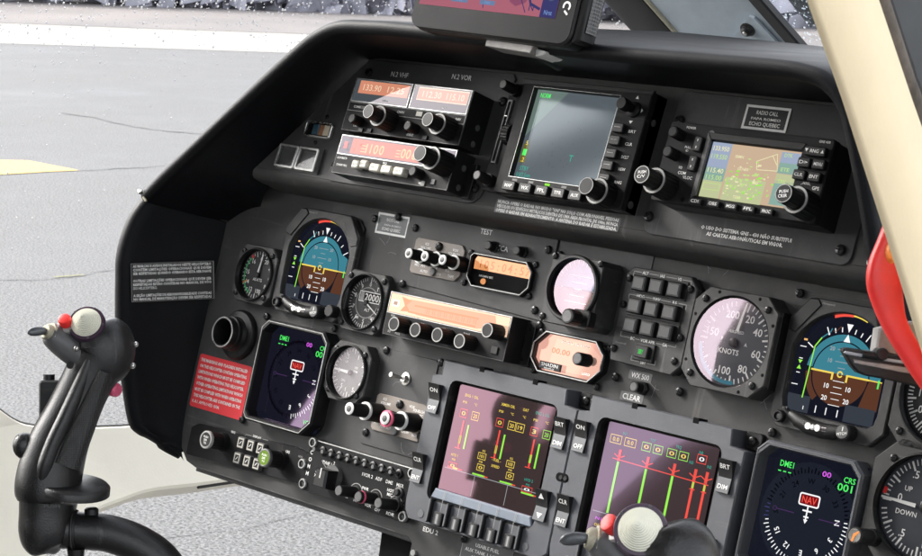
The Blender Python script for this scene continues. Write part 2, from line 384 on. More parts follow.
# ------------------------------------------------------------------ camera, light, world
cam = bpy.data.objects.new('camera', bpy.data.cameras.new('camera')); COL.objects.link(cam); S.camera = cam
r_ = Vector((.71971058, .69348996, .03299025)); d_ = Vector((.14310871, -.10168708, -.98446921)); f_ = Vector((-.67936484, .7132541, -.17242972))
cp = Vector((1.27112, -1.37912, 1.59795))
cam.matrix_world = Matrix(((r_.x, -d_.x, -f_.x, cp.x), (r_.y, -d_.y, -f_.y, cp.y), (r_.z, -d_.z, -f_.z, cp.z), (0, 0, 0, 1)))
cam.data.sensor_width = 36; cam.data.lens = 36*2000/922; cam.data.clip_start = .05; cam.data.clip_end = 2000
cam.data.dof.use_dof = True; cam.data.dof.focus_distance = 1.85; cam.data.dof.aperture_fstop = 50
S.view_settings.view_transform = 'Standard'; S.view_settings.look = 'None'; S.view_settings.exposure = EXPO; S.view_settings.gamma = 1
S.render.engine = 'CYCLES'; S.cycles.max_bounces = 10; S.cycles.transparent_max_bounces = 24
S.cycles.caustics_refractive = False; S.cycles.caustics_reflective = False; S.cycles.use_denoising = True
W = bpy.data.worlds.new('World'); S.world = W; W.use_nodes = True; nt = W.node_tree
sky = nt.nodes.new('ShaderNodeTexSky'); sky.sky_type = 'NISHITA'; sky.sun_disc = False
sky.sun_elevation = math.radians(SUN_EL); sky.sun_rotation = math.radians(SUN_AZ); sky.air_density = 1.0; sky.dust_density = 3.5; sky.ozone_density = 1
bg = nt.nodes['Background']; hs = nt.nodes.new('ShaderNodeHueSaturation'); hs.inputs['Saturation'].default_value = .22; nt.links.new(sky.outputs[0], hs.inputs['Color']); nt.links.new(hs.outputs[0], bg.inputs[0]); bg.inputs[1].default_value = SKY_ST
sun = bpy.data.objects.new('sun', bpy.data.lights.new('sun', 'SUN')); COL.objects.link(sun)
sun.data.energy = SUN_E; sun.data.angle = math.radians(14); sun.data.color = (1, .955, .89)
sd = Vector((math.sin(math.radians(SUN_AZ))*math.cos(math.radians(SUN_EL)), math.cos(math.radians(SUN_AZ))*math.cos(math.radians(SUN_EL)), math.sin(math.radians(SUN_EL))))
sun.rotation_euler = sd.to_track_quat('Z', 'Y').to_euler()

# ------------------------------------------------------------------ the apron outside
def ground_mat(name, c1, c2, fine, rough, bump, sc=1.0, spec=.5):
    m, nt, out = nodes(name)
    b = nt.nodes.new('ShaderNodeBsdfPrincipled'); nt.links.new(b.outputs[0], out.inputs[0]); b.inputs['Specular IOR Level'].default_value = spec
    tc = nt.nodes.new('ShaderNodeTexCoord')
    n1 = nt.nodes.new('ShaderNodeTexNoise'); n1.inputs['Scale'].default_value = .55*sc; n1.inputs['Detail'].default_value = 9; n1.inputs['Roughness'].default_value = .62
    n2 = nt.nodes.new('ShaderNodeTexNoise'); n2.inputs['Scale'].default_value = 95*sc; n2.inputs['Detail'].default_value = 5; n2.inputs['Roughness'].default_value = .75
    for n in (n1, n2): nt.links.new(tc.outputs['Object'], n.inputs['Vector'])
    mx = nt.nodes.new('ShaderNodeMix'); mx.data_type = 'RGBA'; mx.inputs[6].default_value = (*c1, 1); mx.inputs[7].default_value = (*c2, 1)
    mr0 = nt.nodes.new('ShaderNodeMapRange'); mr0.inputs['From Min'].default_value = .35; mr0.inputs['From Max'].default_value = .65
    nt.links.new(n1.outputs[0], mr0.inputs['Value']); nt.links.new(mr0.outputs[0], mx.inputs[0])
    mr = nt.nodes.new('ShaderNodeMapRange'); mr.inputs['From Min'].default_value = .38; mr.inputs['From Max'].default_value = .62
    mr.inputs['To Min'].default_value = 1-fine; mr.inputs['To Max'].default_value = 1+fine
    nt.links.new(n2.outputs[0], mr.inputs['Value'])
    m2 = nt.nodes.new('ShaderNodeMix'); m2.data_type = 'RGBA'; m2.blend_type = 'MULTIPLY'; m2.inputs[0].default_value = 1
    nt.links.new(mx.outputs[2], m2.inputs[6]); nt.links.new(mr.outputs[0], m2.inputs[7]); nt.links.new(m2.outputs[2], b.inputs['Base Color'])
    rg = nt.nodes.new('ShaderNodeMapRange'); rg.inputs['From Min'].default_value = .35; rg.inputs['From Max'].default_value = .65
    rg.inputs['To Min'].default_value = rough-.12; rg.inputs['To Max'].default_value = rough+.15
    nt.links.new(n1.outputs[0], rg.inputs['Value']); nt.links.new(rg.outputs[0], b.inputs['Roughness'])
    bp = nt.nodes.new('ShaderNodeBump'); bp.inputs['Strength'].default_value = bump; bp.inputs['Distance'].default_value = .006
    nt.links.new(n2.outputs[0], bp.inputs['Height']); nt.links.new(bp.outputs[0], b.inputs['Normal']); return m
TAR = ground_mat('wet_tarmac', (.096, .0965, .097), (.124, .124, .1245), .85, .6, 1.0, 1.0, .3)
CONC = ground_mat('pale_concrete', (.21, .20, .175), (.26, .25, .22), .12, .55, .3)
DIRT = ground_mat('brown_verge', (.10, .093, .092), (.17, .155, .15), .3, .8, .5, .6)
YPAINT = ground_mat('worn_yellow_paint', (.52, .34, .06), (.56, .40, .11), .12, .6, .3, 2)
CRACK = ground_mat('crack_filler', (.062, .062, .064), (.080, .080, .082), .2, .6, .3)
GREENW = ground_mat('moss', (.15, .15, .075), (.19, .18, .08), .3, .8, .3)
def sheet(name, pts, z, m):
    me = bpy.data.meshes.new(name); me.from_pydata([(x, y, z) for x, y in pts], [], [tuple(range(len(pts)))]); me.materials.append(m)
    if me.polygons[0].normal.z < 0: me.flip_normals()
    o = bpy.data.objects.new(name, me); COL.objects.link(o); o['kind'] = 'structure'; return o
def cr(P, t):                                           # Catmull-Rom
    n = len(P)-1; t = max(0, min(n-1e-6, t*n)); i = int(t); f = t-i
    p = [P[max(0, min(n, i+k))] for k in (-1, 0, 1, 2)]
    return tuple(.5*(2*b+(c-a)*f+(2*a-5*b+4*c-d)*f*f+(3*b-a-3*c+d)*f**3) for a, b, c, d in zip(*p))
gr = (.72, .694); gn = (-.694, .72); g0 = (1.271, -1.379)
def gp(a, b): return (g0[0]+gr[0]*a+gn[0]*b, g0[1]+gr[1]*a+gn[1]*b)     # a to the right, b away
sheet('tarmac', [(-900, -900), (900, -900), (900, 900), (-900, 900)], 0, TAR)
def strip(name, b0, b1, z, m, wob):
    n = 60; pts = [gp(-140+280*i/n, b0+random.uniform(-wob, wob)) for i in range(n+1)]+[gp(140-280*i/n, b1+random.uniform(-wob, wob)) for i in range(n+1)]
    return sheet(name, pts, z, m)
strip('concrete_strip', 24.9, 29.6, .004, CONC, .05)
strip('verge', 29.5, 120, .008, DIRT, .35)
def gpx(*p): return list(p)
YP = [(-10.6, 5.5), (-9.89, 5.94), (-9.78, 6.08), (-9.53, 6.07), (-9.19, 6.06), (-9.23, 5.87), (-9.26, 5.52), (-9.35, 4.9), (-10.0, 4.6)]
sheet('painted_line', YP, .004, YPAINT)
def crack(pts, w, name='crack'):
    L = []; R = []
    for i, (x, y) in enumerate(pts):
        x += random.uniform(-.01, .01); y += random.uniform(-.01, .01); ww = w*random.uniform(.4, 1.3)
        L.append((x-.694*ww, y+.72*ww)); R.append((x+.694*ww, y-.72*ww))
    return sheet(name, L+R[::-1], .004, CRACK)
def seg(a, b, n=26, j=.03): return [(a[0]+(b[0]-a[0])*i/n+random.uniform(-j, j), a[1]+(b[1]-a[1])*i/n+random.uniform(-j, j)) for i in range(n+1)]
def poly(P, n=24, j=.02): return [(q[0]+random.uniform(-j, j), q[1]+random.uniform(-j, j)) for q in [cr(P, i/n) for i in range(n+1)]]
crack(poly([(-6.5, 2.9), (-6.18, 3.5), (-6.11, 3.61), (-6.07, 3.71), (-6.09, 3.91), (-6.12, 4.06), (-6.2, 4.5)]), .007)
crack(poly([(-2.8, 1.6), (-2.68, 1.92), (-2.68, 2.02), (-2.67, 2.16), (-2.65, 2.29), (-2.65, 2.34), (-2.6, 2.6)], 30, .006), .003)
crack(poly([(-12.38, 8.14), (-11.91, 8.15), (-11.28, 8.02), (-10.85, 8.03), (-10.56, 8.13)]), .018)
crack(poly([(-9.18, 6.06), (-9.16, 6.28), (-9.11, 6.68), (-9.3, 7.4)]), .012)
sheet('moss_patch', [(-6.11, 3.74), (-6.095, 3.80), (-6.075, 3.87), (-6.06, 3.865), (-6.075, 3.79), (-6.09, 3.72)], .0045, GREENW)
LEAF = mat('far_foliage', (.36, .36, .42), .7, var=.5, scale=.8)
hb = MB()
for i in range(15000):
    a = random.uniform(-70, 60); b = 36.4+abs(random.gauss(0, 1.4)); z = abs(random.gauss(0, 1.2))*(random.random()**.6)+.05+.5*math.sin(a*.7)*random.random()
    x, y = gp(a, b); q = random.uniform(.12, .3); t = random.uniform(0, PI); c, s = math.cos(t)*q, math.sin(t)*q; k = random.uniform(-.2, .2)
    hb.add([((x-c)*1000, (y-s)*1000, (z-q)*1000), ((x+c)*1000, (y+s)*1000, (z-q*.6)*1000), ((x+c*.8+k)*1000, (y+s*.8)*1000, (z+q)*1000), ((x-c*.8)*1000, (y-s*.8+k)*1000, (z+q*.7)*1000)], [(0, 1, 2, 3)], LEAF)
tag(hb.build('far_hedge'), 'dark far hedge behind the brown verge beyond the apron', 'hedge', kind='stuff')

# ------------------------------------------------------------------ windscreen with rain on it
PLAN = [(-.66, -.60), (-.66, -.2), (-.655, .1), (-.62, .42), (-.52, .72), (-.35, .93), (-.12, 1.03), (.06, 1.04), (.24, 1.03), (.47, .93), (.64, .72), (.74, .42), (.775, .1), (.78, -.2)]
def pane(s, t):                                         # s round the nose, t upwards
    x, y = cr(PLAN, s); z = .93+1.07*t
    k = 1-.20*t*t*.9-.02*t; yt = -.60+(y+.60)*(1-.56*t)
    return Vector((.06+(x-.06)*k, yt, z))*1000
ws = wthing('windscreen', 'clear wrap-around acrylic windscreen spotted with raindrops, ahead of the instrument hood', 'windscreen', (0, 0, 0))
pb = MB(); NS, NT = 64, 20
pb.add([tuple(pane(i/NS, j/NT)) for j in range(NT+1) for i in range(NS+1)], [(j*(NS+1)+i, j*(NS+1)+i+1, (j+1)*(NS+1)+i+1, (j+1)*(NS+1)+i) for j in range(NT) for i in range(NS)], GLWIND)
pb.build('pane', ws)
m, ntd, out = nodes('rain_water'); gb = ntd.nodes.new('ShaderNodeBsdfGlass'); gb.inputs['IOR'].default_value = 1.33; gb.inputs['Roughness'].default_value = 0
ntd.links.new(gb.outputs[0], out.inputs[0]); WATER = m
db = MB()
def drop(s, t, r):
    p = pane(s, t); a = (pane(s+.002, t)-p).normalized(); b = pane(s, t+.004)-p; b = (b-a*b.dot(a)).normalized(); n = a.cross(b)
    if n.dot(p-Vector((60, -200, 1300))) < 0: n = -n
    p = p+n*.15; e = random.uniform(.85, 1.25); vs = [tuple(p+n*r*.55)]
    for q, h in ((.66, .40), (1, 0)):
        vs += [tuple(p+a*r*q*math.cos(2*PI*k/7)+b*r*e*q*math.sin(2*PI*k/7)+n*r*h) for k in range(7)]
    fs = [(0, 1+k, 1+(k+1) % 7) for k in range(7)]+[(1+k, 8+k, 8+(k+1) % 7, 1+(k+1) % 7) for k in range(7)]+[tuple(range(8, 15))[::-1]]
    db.add(vs, fs, WATER)
for i in range(34000):
    s = random.uniform(.02, .72); t = random.uniform(.1, .66)
    if random.random() > .09+.91*max(0, min(1, (t-.43)/.10))**1.5: continue
    drop(s, t, random.choice((.55, .65, .75, .9, 1.0, 1.2, 1.5)))
tag(db.build('raindrops'), 'raindrops scattered over the windscreen', 'raindrops', kind='stuff')

# ------------------------------------------------------------------ instrument hood and side wing
def rim_profile(P, R, o, t, r, back):
    pts = [P-(R-P)*.45, P, P+(R-P)*.5, P+(R-P)*.93]
    c = R+o*r
    for i in range(9): a = PI*i/8; pts.append(c-o*math.cos(a)*r+t*math.sin(a)*r)
    pts.append(c+o*r+back*.06); pts.append(c+o*r+back)
    return [tuple(q) for q in pts]
def resample(P, n): return [Vector(cr(P, i/(n-1))) for i in range(n)]
RIM = [(-444, -75, 1308), (-409, -75, 1335), (-351, -75, 1376), (-273, -75, 1431), (-213, -75, 1472), (-176, -75, 1495), (-142, -75, 1507), (-100, -75, 1509.5), (-60, -75, 1510), (66, -75, 1508), (181, -75, 1505), (287, -75, 1505), (360, -75, 1505), (388, -75, 1503.5), (411, -75, 1498), (431, -75, 1482), (443, -75, 1457), (462, -75, 1395), (484, -75, 1310)]
INN = [(-404, 6, 1273), (-381, -6, 1296), (-330, -26, 1334), (-281, -11, 1386), (-240, 5, 1430), (-214, 13, 1456), (-190, 17, 1466), (-140, 17, 1467), (-100, 17, 1467), (40, 17, 1467), (165, 17, 1467), (275, 17, 1467), (345, 17, 1467), (378, 17, 1467), (398, 16, 1464), (418, 11, 1448), (430, 5, 1425), (447, -12, 1365), (455, -12, 1280)]
NH = 120; RIMs, INNs = resample(RIM, NH), resample(INN, NH)
hood = wthing('instrument_hood', 'black padded glareshield hood curving over the top of the instrument panel', 'instrument hood', (0, -75, 1500))
b = MB((0, -75, 1500)); prof = []
for i in range(NH):
    tg = (RIMs[min(i+1, NH-1)]-RIMs[max(i-1, 0)]).normalized(); o = Vector((-tg.z, 0, tg.x)).normalized()
    prof.append(rim_profile(INNs[i], RIMs[i]-o*14, o, Vector((0, -1, 0)), 7.2, Vector((0, 430, -34))+o*18))
b.loft(prof, HOODM, closed=False); hood_shell = b.build('hood_shell', hood, ang=60)
# side wing (left end of the panel), lofted to a rolled outer edge
E65 = Vector((-.4226, 0, .9063))
def wingp(e, v): q = E65*e; return m2w(-404+q.x, v, q.z)
WO = [(93, 35), (104, 12), (109, -15), (109, -39), (105, -60), (100, -84), (94, -110), (86, -136), (71, -178), (57, -212), (46, -222), (33, -227), (13, -235), (-4, -240)]
WI = [(-404, 26, 0), (-404, 5, 0), (-404, -15, 0), (-404, -35, 0), (-404, -55, 0), (-404, -80, 0), (-404, -105, 0), (-404, -135, 0), (-404, -175, 0), (-402, -205, 0), (-400, -215, 0), (-398, -224, 0), (-394, -233, 0), (-388, -240, 0)]
NW = 60; WOs = [wingp(*cr(WO, i/(NW-1))) for i in range(NW)]; WIs = [m2w(*cr(WI, i/(NW-1))) for i in range(NW)]
wing = wthing('side_wing', 'black side wing of the panel with a rolled outer edge, left of the red placard', 'panel wing', tuple(m2w(-430, -100, 40)))
wo = tuple(m2w(-430, -100, 40)); b = MB(wo); prof = []
for i in range(NW):
    tg = (WOs[min(i+1, NW-1)]-WOs[max(i-1, 0)]).normalized(); ax = (WOs[i]-WIs[i]); 
    if ax.length < 25: ax = Vector((-10, -20, -3))
    t = (ax-tg*ax.dot(tg)).normalized(); o = tg.cross(t).normalized()
    if o.x > 0: o = -o
    r = min(11, .25*(WOs[i]-WIs[i]).length+2)
    c0 = WOs[i]-t*r-o*r*.2
    pts = [WIs[i], WIs[i].lerp(c0, .5)+o*1.5, WIs[i].lerp(c0, .8)+o*1.0, WIs[i].lerp(c0, .92)]
    for k in range(8): a = PI*k/7; pts.append(c0+o*r-o*math.cos(a)*r+t*math.sin(a)*r)
    pts.append(c0+o*2*r+Vector((4, 20, 2))); pts.append(c0+o*2*r+Vector((14, 90, 6)))
    prof.append([tuple(p) for p in pts])
b.loft(prof, HOODM, closed=False); b.build('wing_shell', wing, ang=60)
b = MB(wo)                                              # seam strip and torn clip where wing and hood meet
sp = [wingp(96-i*10.2, 36-1.1*i) for i in range(11)]
b.tube([tuple(p+Vector((1.5, -1.5, 0))) for p in sp], 1.1, RUBB, 8); b.build('seam_strip', wing)
b = MB(wo)
p0 = wingp(97, 36); b.tube([tuple(p0+Vector(q)) for q in ((-3, -4, 2), (2, -6, 0), (6, -6, 3), (10, -5, 0))], [1.6, 2, 1.6, 1], WORN, 8)
b.tube([tuple(p0+Vector(q)) for q in ((8, -6, -4), (13, -6, -8))], [1.7, 1.3], OLIVE, 8); b.build('clip', wing)

# ------------------------------------------------------------------ panels
main = Thing('dashboard', 'large dark grey main instrument panel carrying the round dials and square displays', 'instrument panel', 'M', 0, -80)
b = main.mb(); PO = [(-416, 120), (-416, -180), (-404, -205), (-398, -226), (-385, -238), (-368, -242), (-104, -241.5), (-42, -241.5), (-36, -246), (-36, -420), (560, -420), (560, 120)]
b.prism(PO, -4, 0, PANEL, .8); main.put(b, 'panel_sheet')
b = main.mb(); b.prism([(-131, 56), (-126, 71), (62, 71), (66, 66), (66, -11), (-131, -3)], 0, 1.3, PANEL2, .5); main.put(b, 'sub_plate')
b = main.mb(); b.prism(rr(-92, -118, 84, 98, 5), 0, 1.3, PANEL2, .5); main.put(b, 'sub_plate')
b = main.mb(); b.prism(rr(123, 20, 112, 104, 4), 0, .9, PANEL2, .4); main.put(b, 'sub_plate')
b = main.mb(); b.line(67.2, 72, 67.2, -9, 1.8, 1.4, DARK); main.put(b, 'panel_seam'); b = main.mb(); b.line(-366, -240.6, -60, -240.2, .9, .1, CAPG); main.put(b, 'worn_edge')
for i in range(14):                                       # handling scratches in the paint
    x, y = random.choice(((215, -52), (225, -45), (-95, -100), (330, -40), (-160, 30), (250, 62), (-60, -170), (100, 60))); x += random.uniform(-12, 12); y += random.uniform(-6, 6); a = random.uniform(0, PI); b = main.mb()
    for k in range(5): b.line(x, y, x+2.4*math.cos(a), y+2.4*math.sin(a), .28, 1.45 if x < 70 else .95, INKD); x += 2.4*math.cos(a); y += 2.4*math.sin(a); a += random.uniform(-.4, .4)
    main.put(b, 'scratch')
b = main.mb(); b.prism([(-372, -246), (-372, -241.6), (-104, -241.2), (-42, -241.2), (-42, -246)], -30, -4.1, PANEL, 1); main.put(b, 'bottom_flange')
screws(main, [(-119, 54), (57, 56), (72, 53), (-120, -3), (56, -2), (66, -15), (-126, -155), (-122, -71), (-46, -70), (340, -62), (452, -60), (-306, -66), (-202, -62), (-309, -178), (95, -6), (146, -24), (166, -46), (238, -46), (-178, 56), (338, 57), (-146, 62), (30, -226)], 1.2, 4)
for q in (('TEST', -25, 62.5, 5, 1.36, INK), ('TCA', 0, 49.5, 5, 1.36, INK), ('EDU 2', -15, -229, 4.4, .06, INK, 20)): b = main.mb(); b.text(*q); main.put(b, 'lettering')
up = Thing('radio_panel', 'upper radio panel under the hood, overhanging the main panel with a rounded lower lip', 'radio panel', 'U', 0, -30)
b = up.mb(); b.prism([(-320, -94), (-205, 27), (-200, 32), (-193, 50), (390, 50), (402, 32), (412, 20), (480, -94)], -3, 0, PANEL, .5)
q = [(-320, -94, 0), (-322, -97.5, -.6), (-323, -101, -2.6), (-324, -103.5, -6), (-324, -104.5, -10), (-326, -107, -46)]
b.loft([[(x, y, z) for x, y, z in q], [(480-(x+320)*.1, y, z) for x, y, z in q]], PANEL, closed=False); up.put(b, 'panel_sheet')
b = up.mb(); b.prism([(-204, -91), (-201, -95), (-10, -95), (-3, -93), (3, -87), (5, -80), (5, 30), (1, 34), (-196, 34), (-204, 20)], 0, 2, PANEL2, .6); up.put(b, 'sub_plate')
b = up.mb(); b.prism(rr(305.5, -31, 211, 130, 9, 5), 0, 2, PANEL2, .6); up.put(b, 'sub_plate')
screws(up, [(-199, -80), (-5, -80), (-1, 6), (400, -84), (203, -81), (208, 7), (400, 24), (-190, 20)], 2, 4.6)
screws(up, [(-190+8, 28), (-234, -30), (-240, -58)], 0, 2.2)
for q in (('N.2 VHF', -147, 21.5, 5, 2.06, INK, 24), ('N.2 VOR', -63, 25.5, 5, 2.06, INK, 26)): b = up.mb(); b.text(*q); up.put(b, 'lettering')
b = up.mb(); b.text('O USO DO SISTEMA GNS - 430 NÃO SUBSTITUI', 306, -82.6, 3.1, 2.06, INK, 92); b.text('AS CARTAS AERONÁUTICAS EM VIGOR.', 306, -87.6, 3.1, 2.06, INK, 78)
up.put(b, 'lettering')
def placard(label, pl, u, v, w, h, lines, base=PLAC, border=None, z=.5, zb=0, ink=INK, name='placard', r=1, bt=2.2):
    t = Thing(name, label, 'placard', pl, u, v, zb); b = MB(); b.prism(rr(0, 0, w, h, r, 2), 0, z, base, .1); t.put(b, 'plate')
    b = MB()
    if border: b.frame(0, 0, w-.6, h-.6, bt, z+.05, border)
    for s, x, y, hh, ww, al in lines: b.text(s, x, y, hh, z+.08, ink, ww, al)
    t.put(b, 'lettering'); return t
placard('white-bordered RADIO CALL placard near the top right of the radio panel', 'U', 295.5, 17, 46, 22, [('RADIO CALL', 0, 4.6, 3.4, 22, 'C'), ('PAPA ROMEO', 0, -.8, 2.2, 30, 'C'), ('ECHO QUEBEC', 0, -5.4, 3.2, 31, 'C')], border=WHITE, zb=2.1)
placard('small slate RADIO CALL placard left of the TEST buttons on the main panel', 'M', -153, 53, 45.5, 22, [('RADIO CALL', 0, 4.4, 3, 18, 'C'), ('PAPA ROMEO', 1, -1, 1.9, 24, 'C'), ('ECHO QUEBEC', 0, -5, 3, 26, 'C')], PLACB, WHITE)
RP = ['THE MARKINGS AND PLACARDS INSTALLED', 'ON THIS HELICOPTER CONTAIN OPERATING', 'LIMITATIONS WHICH MUST BE COMPLIED', 'WITH WHEN OPERATING THIS HELICOPTER.', 'OTHER OPERATING LIMITATIONS WHICH', 'MUST BE COMPLIED WITH WHEN OPERATING', 'THIS HELICOPTER ARE CONTAINED IN THE', 'R.A.I. APPROVED RFM.']
placard('red placard with white operating limitations text at the left end of the panel', 'M', -356, -150.5, 87, 58, [(s, -40, 23-6.5*i, 3.3, 78 if i < 7 else 46, 'L') for i, s in enumerate(RP)], REDP, None, r=3, ink=WHITE)
NP = ['NUNCA OPERE O RADAR NO MODO "ON" NO SOLO COM AERONAVES, PESSOAS', 'VEÍCULOS OU EDIFÍCIOS METÁLICOS DENTRO DE UMA ÁREA FRONTAL DE 100m. NUNCA', 'OPERE O RADAR EM REABASTECIMENTO. A ANTENA DO RADAR É ESTABILIZADA.']
placard('dark strip of white radar warning text under the radar display', 'U', 98, -92.2, 149, 13, [(s, 0, 4.1-4.1*i, 2.9, 145, 'C') for i, s in enumerate(NP)], mat('strip_grey', (.075, .075, .076), .5), None, z=.2, ink=INK)
us = placard('grey-framed USABLE FUEL placard below the left engine display', 'M', 60, -237, 64, 28, [('USABLE FUEL', 0, 8.6, 3.3, 30, 'C'), ('AUX TANK 1 1 KG', -6, 2.6, 3.3, 42, 'C'), ('170 KG', -8, -3.4, 3.3, 18, 'C')], mat('placard_grey', (.06, .06, .062), .5), INKD, ink=INK, bt=.7)
# black text placard on the side wing (its lines are level)
wt = bpy.data.objects.new('placard', None); COL.objects.link(wt)
ex = -(m2w(*( -404+E65.x*90, -42, E65.z*90))-m2w(-404+E65.x*5, -21, E65.z*5)); ex.normalize()
ez = (MV-ex*MV.dot(ex)).normalized(); en = ex.cross(ez); ctr = m2w(-404+E65.x*46, -51, E65.z*46)+en*6
wt.matrix_world = Matrix(((ex.x, ez.x, en.x, ctr.x*.001), (ex.y, ez.y, en.y, ctr.y*.001), (ex.z, ez.z, en.z, ctr.z*.001), (0, 0, 0, 1)))
tag(wt, 'black placard with dense white text stuck on the side wing', 'placard')
b = MB(); b.prism(rr(0, 0, 92, 42, 1), 0, .4, PLAC, .1); b.build('plate', wt)
b = MB(); b.frame(0, 0, 91, 41, .35, .45, INKD); b.rect(45.0, 0, .9, 40, .46, INKD)
WP = ['AS MARCAS E AVISOS INSTALADOS NESTE HELICÓPTERO', 'CONTÉM LIMITAÇÕES OPERACIONAIS QUE DEVEM', 'SER RESPEITADAS QUANDO OPERANDO ESTA AERONAVE', '', 'OUTRAS LIMITAÇÕES OPERACIONAIS QUE DEVEM SER', 'RESPEITADAS ESTÃO CONTIDAS NO MANUAL DE VÔO', 'DO HELICÓPTERO.', '', 'A SEÇÃO LIMITAÇÕES DE AERONAVEGABILIDADE CONTIDAS', 'NO MANUAL DE MANUTENÇÃO DEVEM SER RESPEITADAS']
for i, s in enumerate(WP):
    if s: b.text(s, -43.5, 17.6-3.95*i, 2.75, .5, INK, 26 if i == 6 else 86, 'L')
b.build('lettering', wt)
# ------------------------------------------------------------------ attitude and navigation displays
def adi(label, u, v, pitch=0, roll=0):
    t = Thing('attitude_display', label, 'attitude display', 'M', u, v, 0, 'attitude displays'); M = t.mb(False)
    op = [(43, -38), (45, -30), (45, 16)]+circ(0, 5, 46, 20, 42, .12, PI-.12)+[(-45, 16), (-45, -30), (-43, -38), (-38, -41), (38, -41)]
    M.prism(cutr(0, 0, 104, 106, 8), 0, 2.2, BLACK, .3)
    M.ring(cutr(0, 0, 109, 111, (19, 19, 8, 12)), op, 2, 9.5, BEZ, 1, 2.5, 1.2, (0, 0)); t.put(M, 'bezel')
    for s in (-1, 1):
        b = t.mb(False); b.prism([(s*54, 34), (s*38, 54.5), (s*30, 54.5), (s*26, 50), (s*46, 24), (s*54, 26)], 9, 10.6, BLACK if s < 0 else BEZ, .8); t.put(b, 'corner_pad')
    b = t.mb(False); z = 2.6; b.rect(0, 0, 92, 92, z, LNAVY)
    cx, cy, R = 0, -3, 33
    # ball: sky above the horizon line, earth below, cropped at the display's lower edge
    b.arc(cx, cy, R-5.5, R, math.radians(4), math.radians(176), z+.15, LBLUE, 40)
    b.arc(cx, cy, R-5.5, R, math.radians(184), math.radians(230), z+.15, LBROWN, 14)
    b.flat(circ(cx, cy, R-6.6, 30, None, 0, PI)+[(cx-R+6.6, cy), (cx+R-6.6, cy)], z+.1, LBLUE)
    b.flat([(cx+(R-6.6)*math.cos(a), max(cy-30, cy+(R-6.6)*math.sin(a))) for a in [PI+PI*i/30 for i in range(31)]], z+.1, LBROWN)
    b.flat([(cx+28, cy), (cx+40, cy), (cx+40, cy-24), (cx+22, cy-26)], z+.05, LBROWN); b.flat([(cx+28, cy), (cx+38, cy), (cx+38, cy+14), (cx+24, cy+20)], z+.05, LBLUE)
    for i, dy in enumerate((20, 15, 10, 5)):
        w = 14 if dy % 10 == 0 else 7; b.rect(cx, cy+dy, w, .5, z+.3, LDIMW)
        if dy % 10 == 0:
            for s in (-1, 1): b.text(str(dy), cx+s*12, cy+dy, 3.4, z+.3, LDIMW)
    for dy in (-6, -11, -16, -21, -26):
        w = 8 if dy in (-11, -21) else 11; b.rect(cx, cy+dy, w, .5, z+.3, LWHITE)
        if dy in (-11, -21):
            for s in (-1, 1): b.text('10' if dy == -11 else '20', cx+s*10.5, cy+dy, 4, z+.3, LWHITE)
    for a, l in ((30, 7), (45, 4), (60, 7), (70, 4), (80, 4), (100, 4), (110, 4), (120, 7), (150, 7)):
        a = math.radians(a); b.line(cx+35*math.cos(a), cy+35*math.sin(a), cx+(35+l)*math.cos(a), cy+(35+l)*math.sin(a), .9, z+.3, LWHITE)
    b.flat(circ(cx-18, cy+31, .9, 10), z+.3, LWHITE)
    b.flat([(cx, cy+35), (cx-3, cy+42), (cx+3, cy+42)], z+.3, LWHITE); b.flat([(cx, cy+33.5), (cx-3.2, cy+27), (cx+3.2, cy+27)], z+.35, LWHITE)
    for s in (-1, 1):
        b.rect(cx+s*17, cy, 22, 1.5, z+.4, LYEL); b.rect(cx+s*7, cy-2.5, 1.8, 6.2, z+.42, LYEL)
    b.arc(cx, cy, 1.6, 2.8, 0, 2*PI, z+.45, LYEL, 16); b.rect(cx+34, cy, 12, .9, z+.35, LYEL); b.rect(cx+37, cy-2, 1.5, 7, z+.42, LGREEN)
    for dx, dy in ((-40, 14), (-40, 4), (-40, -8), (-41, -18)): b.rect(dx, dy, 6 if dy in (14, -18) else 3.5, .7, z+.3, LWHITE)
    b.flat([(-40, -.5), (-42.2, 2.6), (-37.8, 2.6)], z+.35, LLIME); b.flat([(-40, -1.5), (-42.2, -5), (-37.8, -5)], z+.35, LLIME)
    b.rect(-39, 20, 3.4, 1.6, z+.3, LORNL)
    for p, q in (((-31, -28), (-29, 16)), ((-29, 16), (-24, 24)), ((-24, 24), (-17, 30)), ((-17, 30), (-16, 33))): b.line(*p, *q, 1.1, z+.3, LLIME if p[1] < 20 else LBLUE)
    b.arc(0, 5, 40, 42.5, math.radians(88), math.radians(113), z+.3, LRED, 12); b.arc(0, 5, 40.6, 42.5, math.radians(68), math.radians(88), z+.3, LYEL, 10)
    b.line(-8, 36, -12, 31, .8, z+.3, LBROWN); b.line(-12, 31, -15, 31, .8, z+.3, LBROWN)
    b.rect(-34, -33, 22, 14, z+.2, E_('raster_slate', (.035, .042, .055), 1)); b.rect(25, -33, 28, 14, z+.2, E_('raster_slate', (.035, .042, .055), 1))
    for dx in (-16, -6, 5): b.rect(dx, -35, .9, 6, z+.4, LWHITE)
    b.rect(-28, -36, .7, 3, z+.45, LWHITE)
    t.put(b, 'display')
    b = t.mb(False); b.flat(cutr(0, 0, 96, 96, 8), 5.6, GLGREY); t.put(b, 'display_glass')
    b = t.mb(False)                                        # slip indicator: a curved black housing with a liquid tube and a white ball
    P = [(-33, -43), (-24, -47), (-12, -50), (0, -51), (12, -50), (22, -47)]
    b.tube([(x, y, 11) for x, y in P], [4, 6.2, 6.6, 6.6, 6.2, 4], BLACK, 16); s_ = t.put(b, 'slip_indicator')
    b = t.mb(False); b.tube([(x, y+.6, 15.4) for x, y in ((-16, -48), (-8, -49.8), (0, -50.4), (7, -50))], 2.7, GLDIAL, 12)
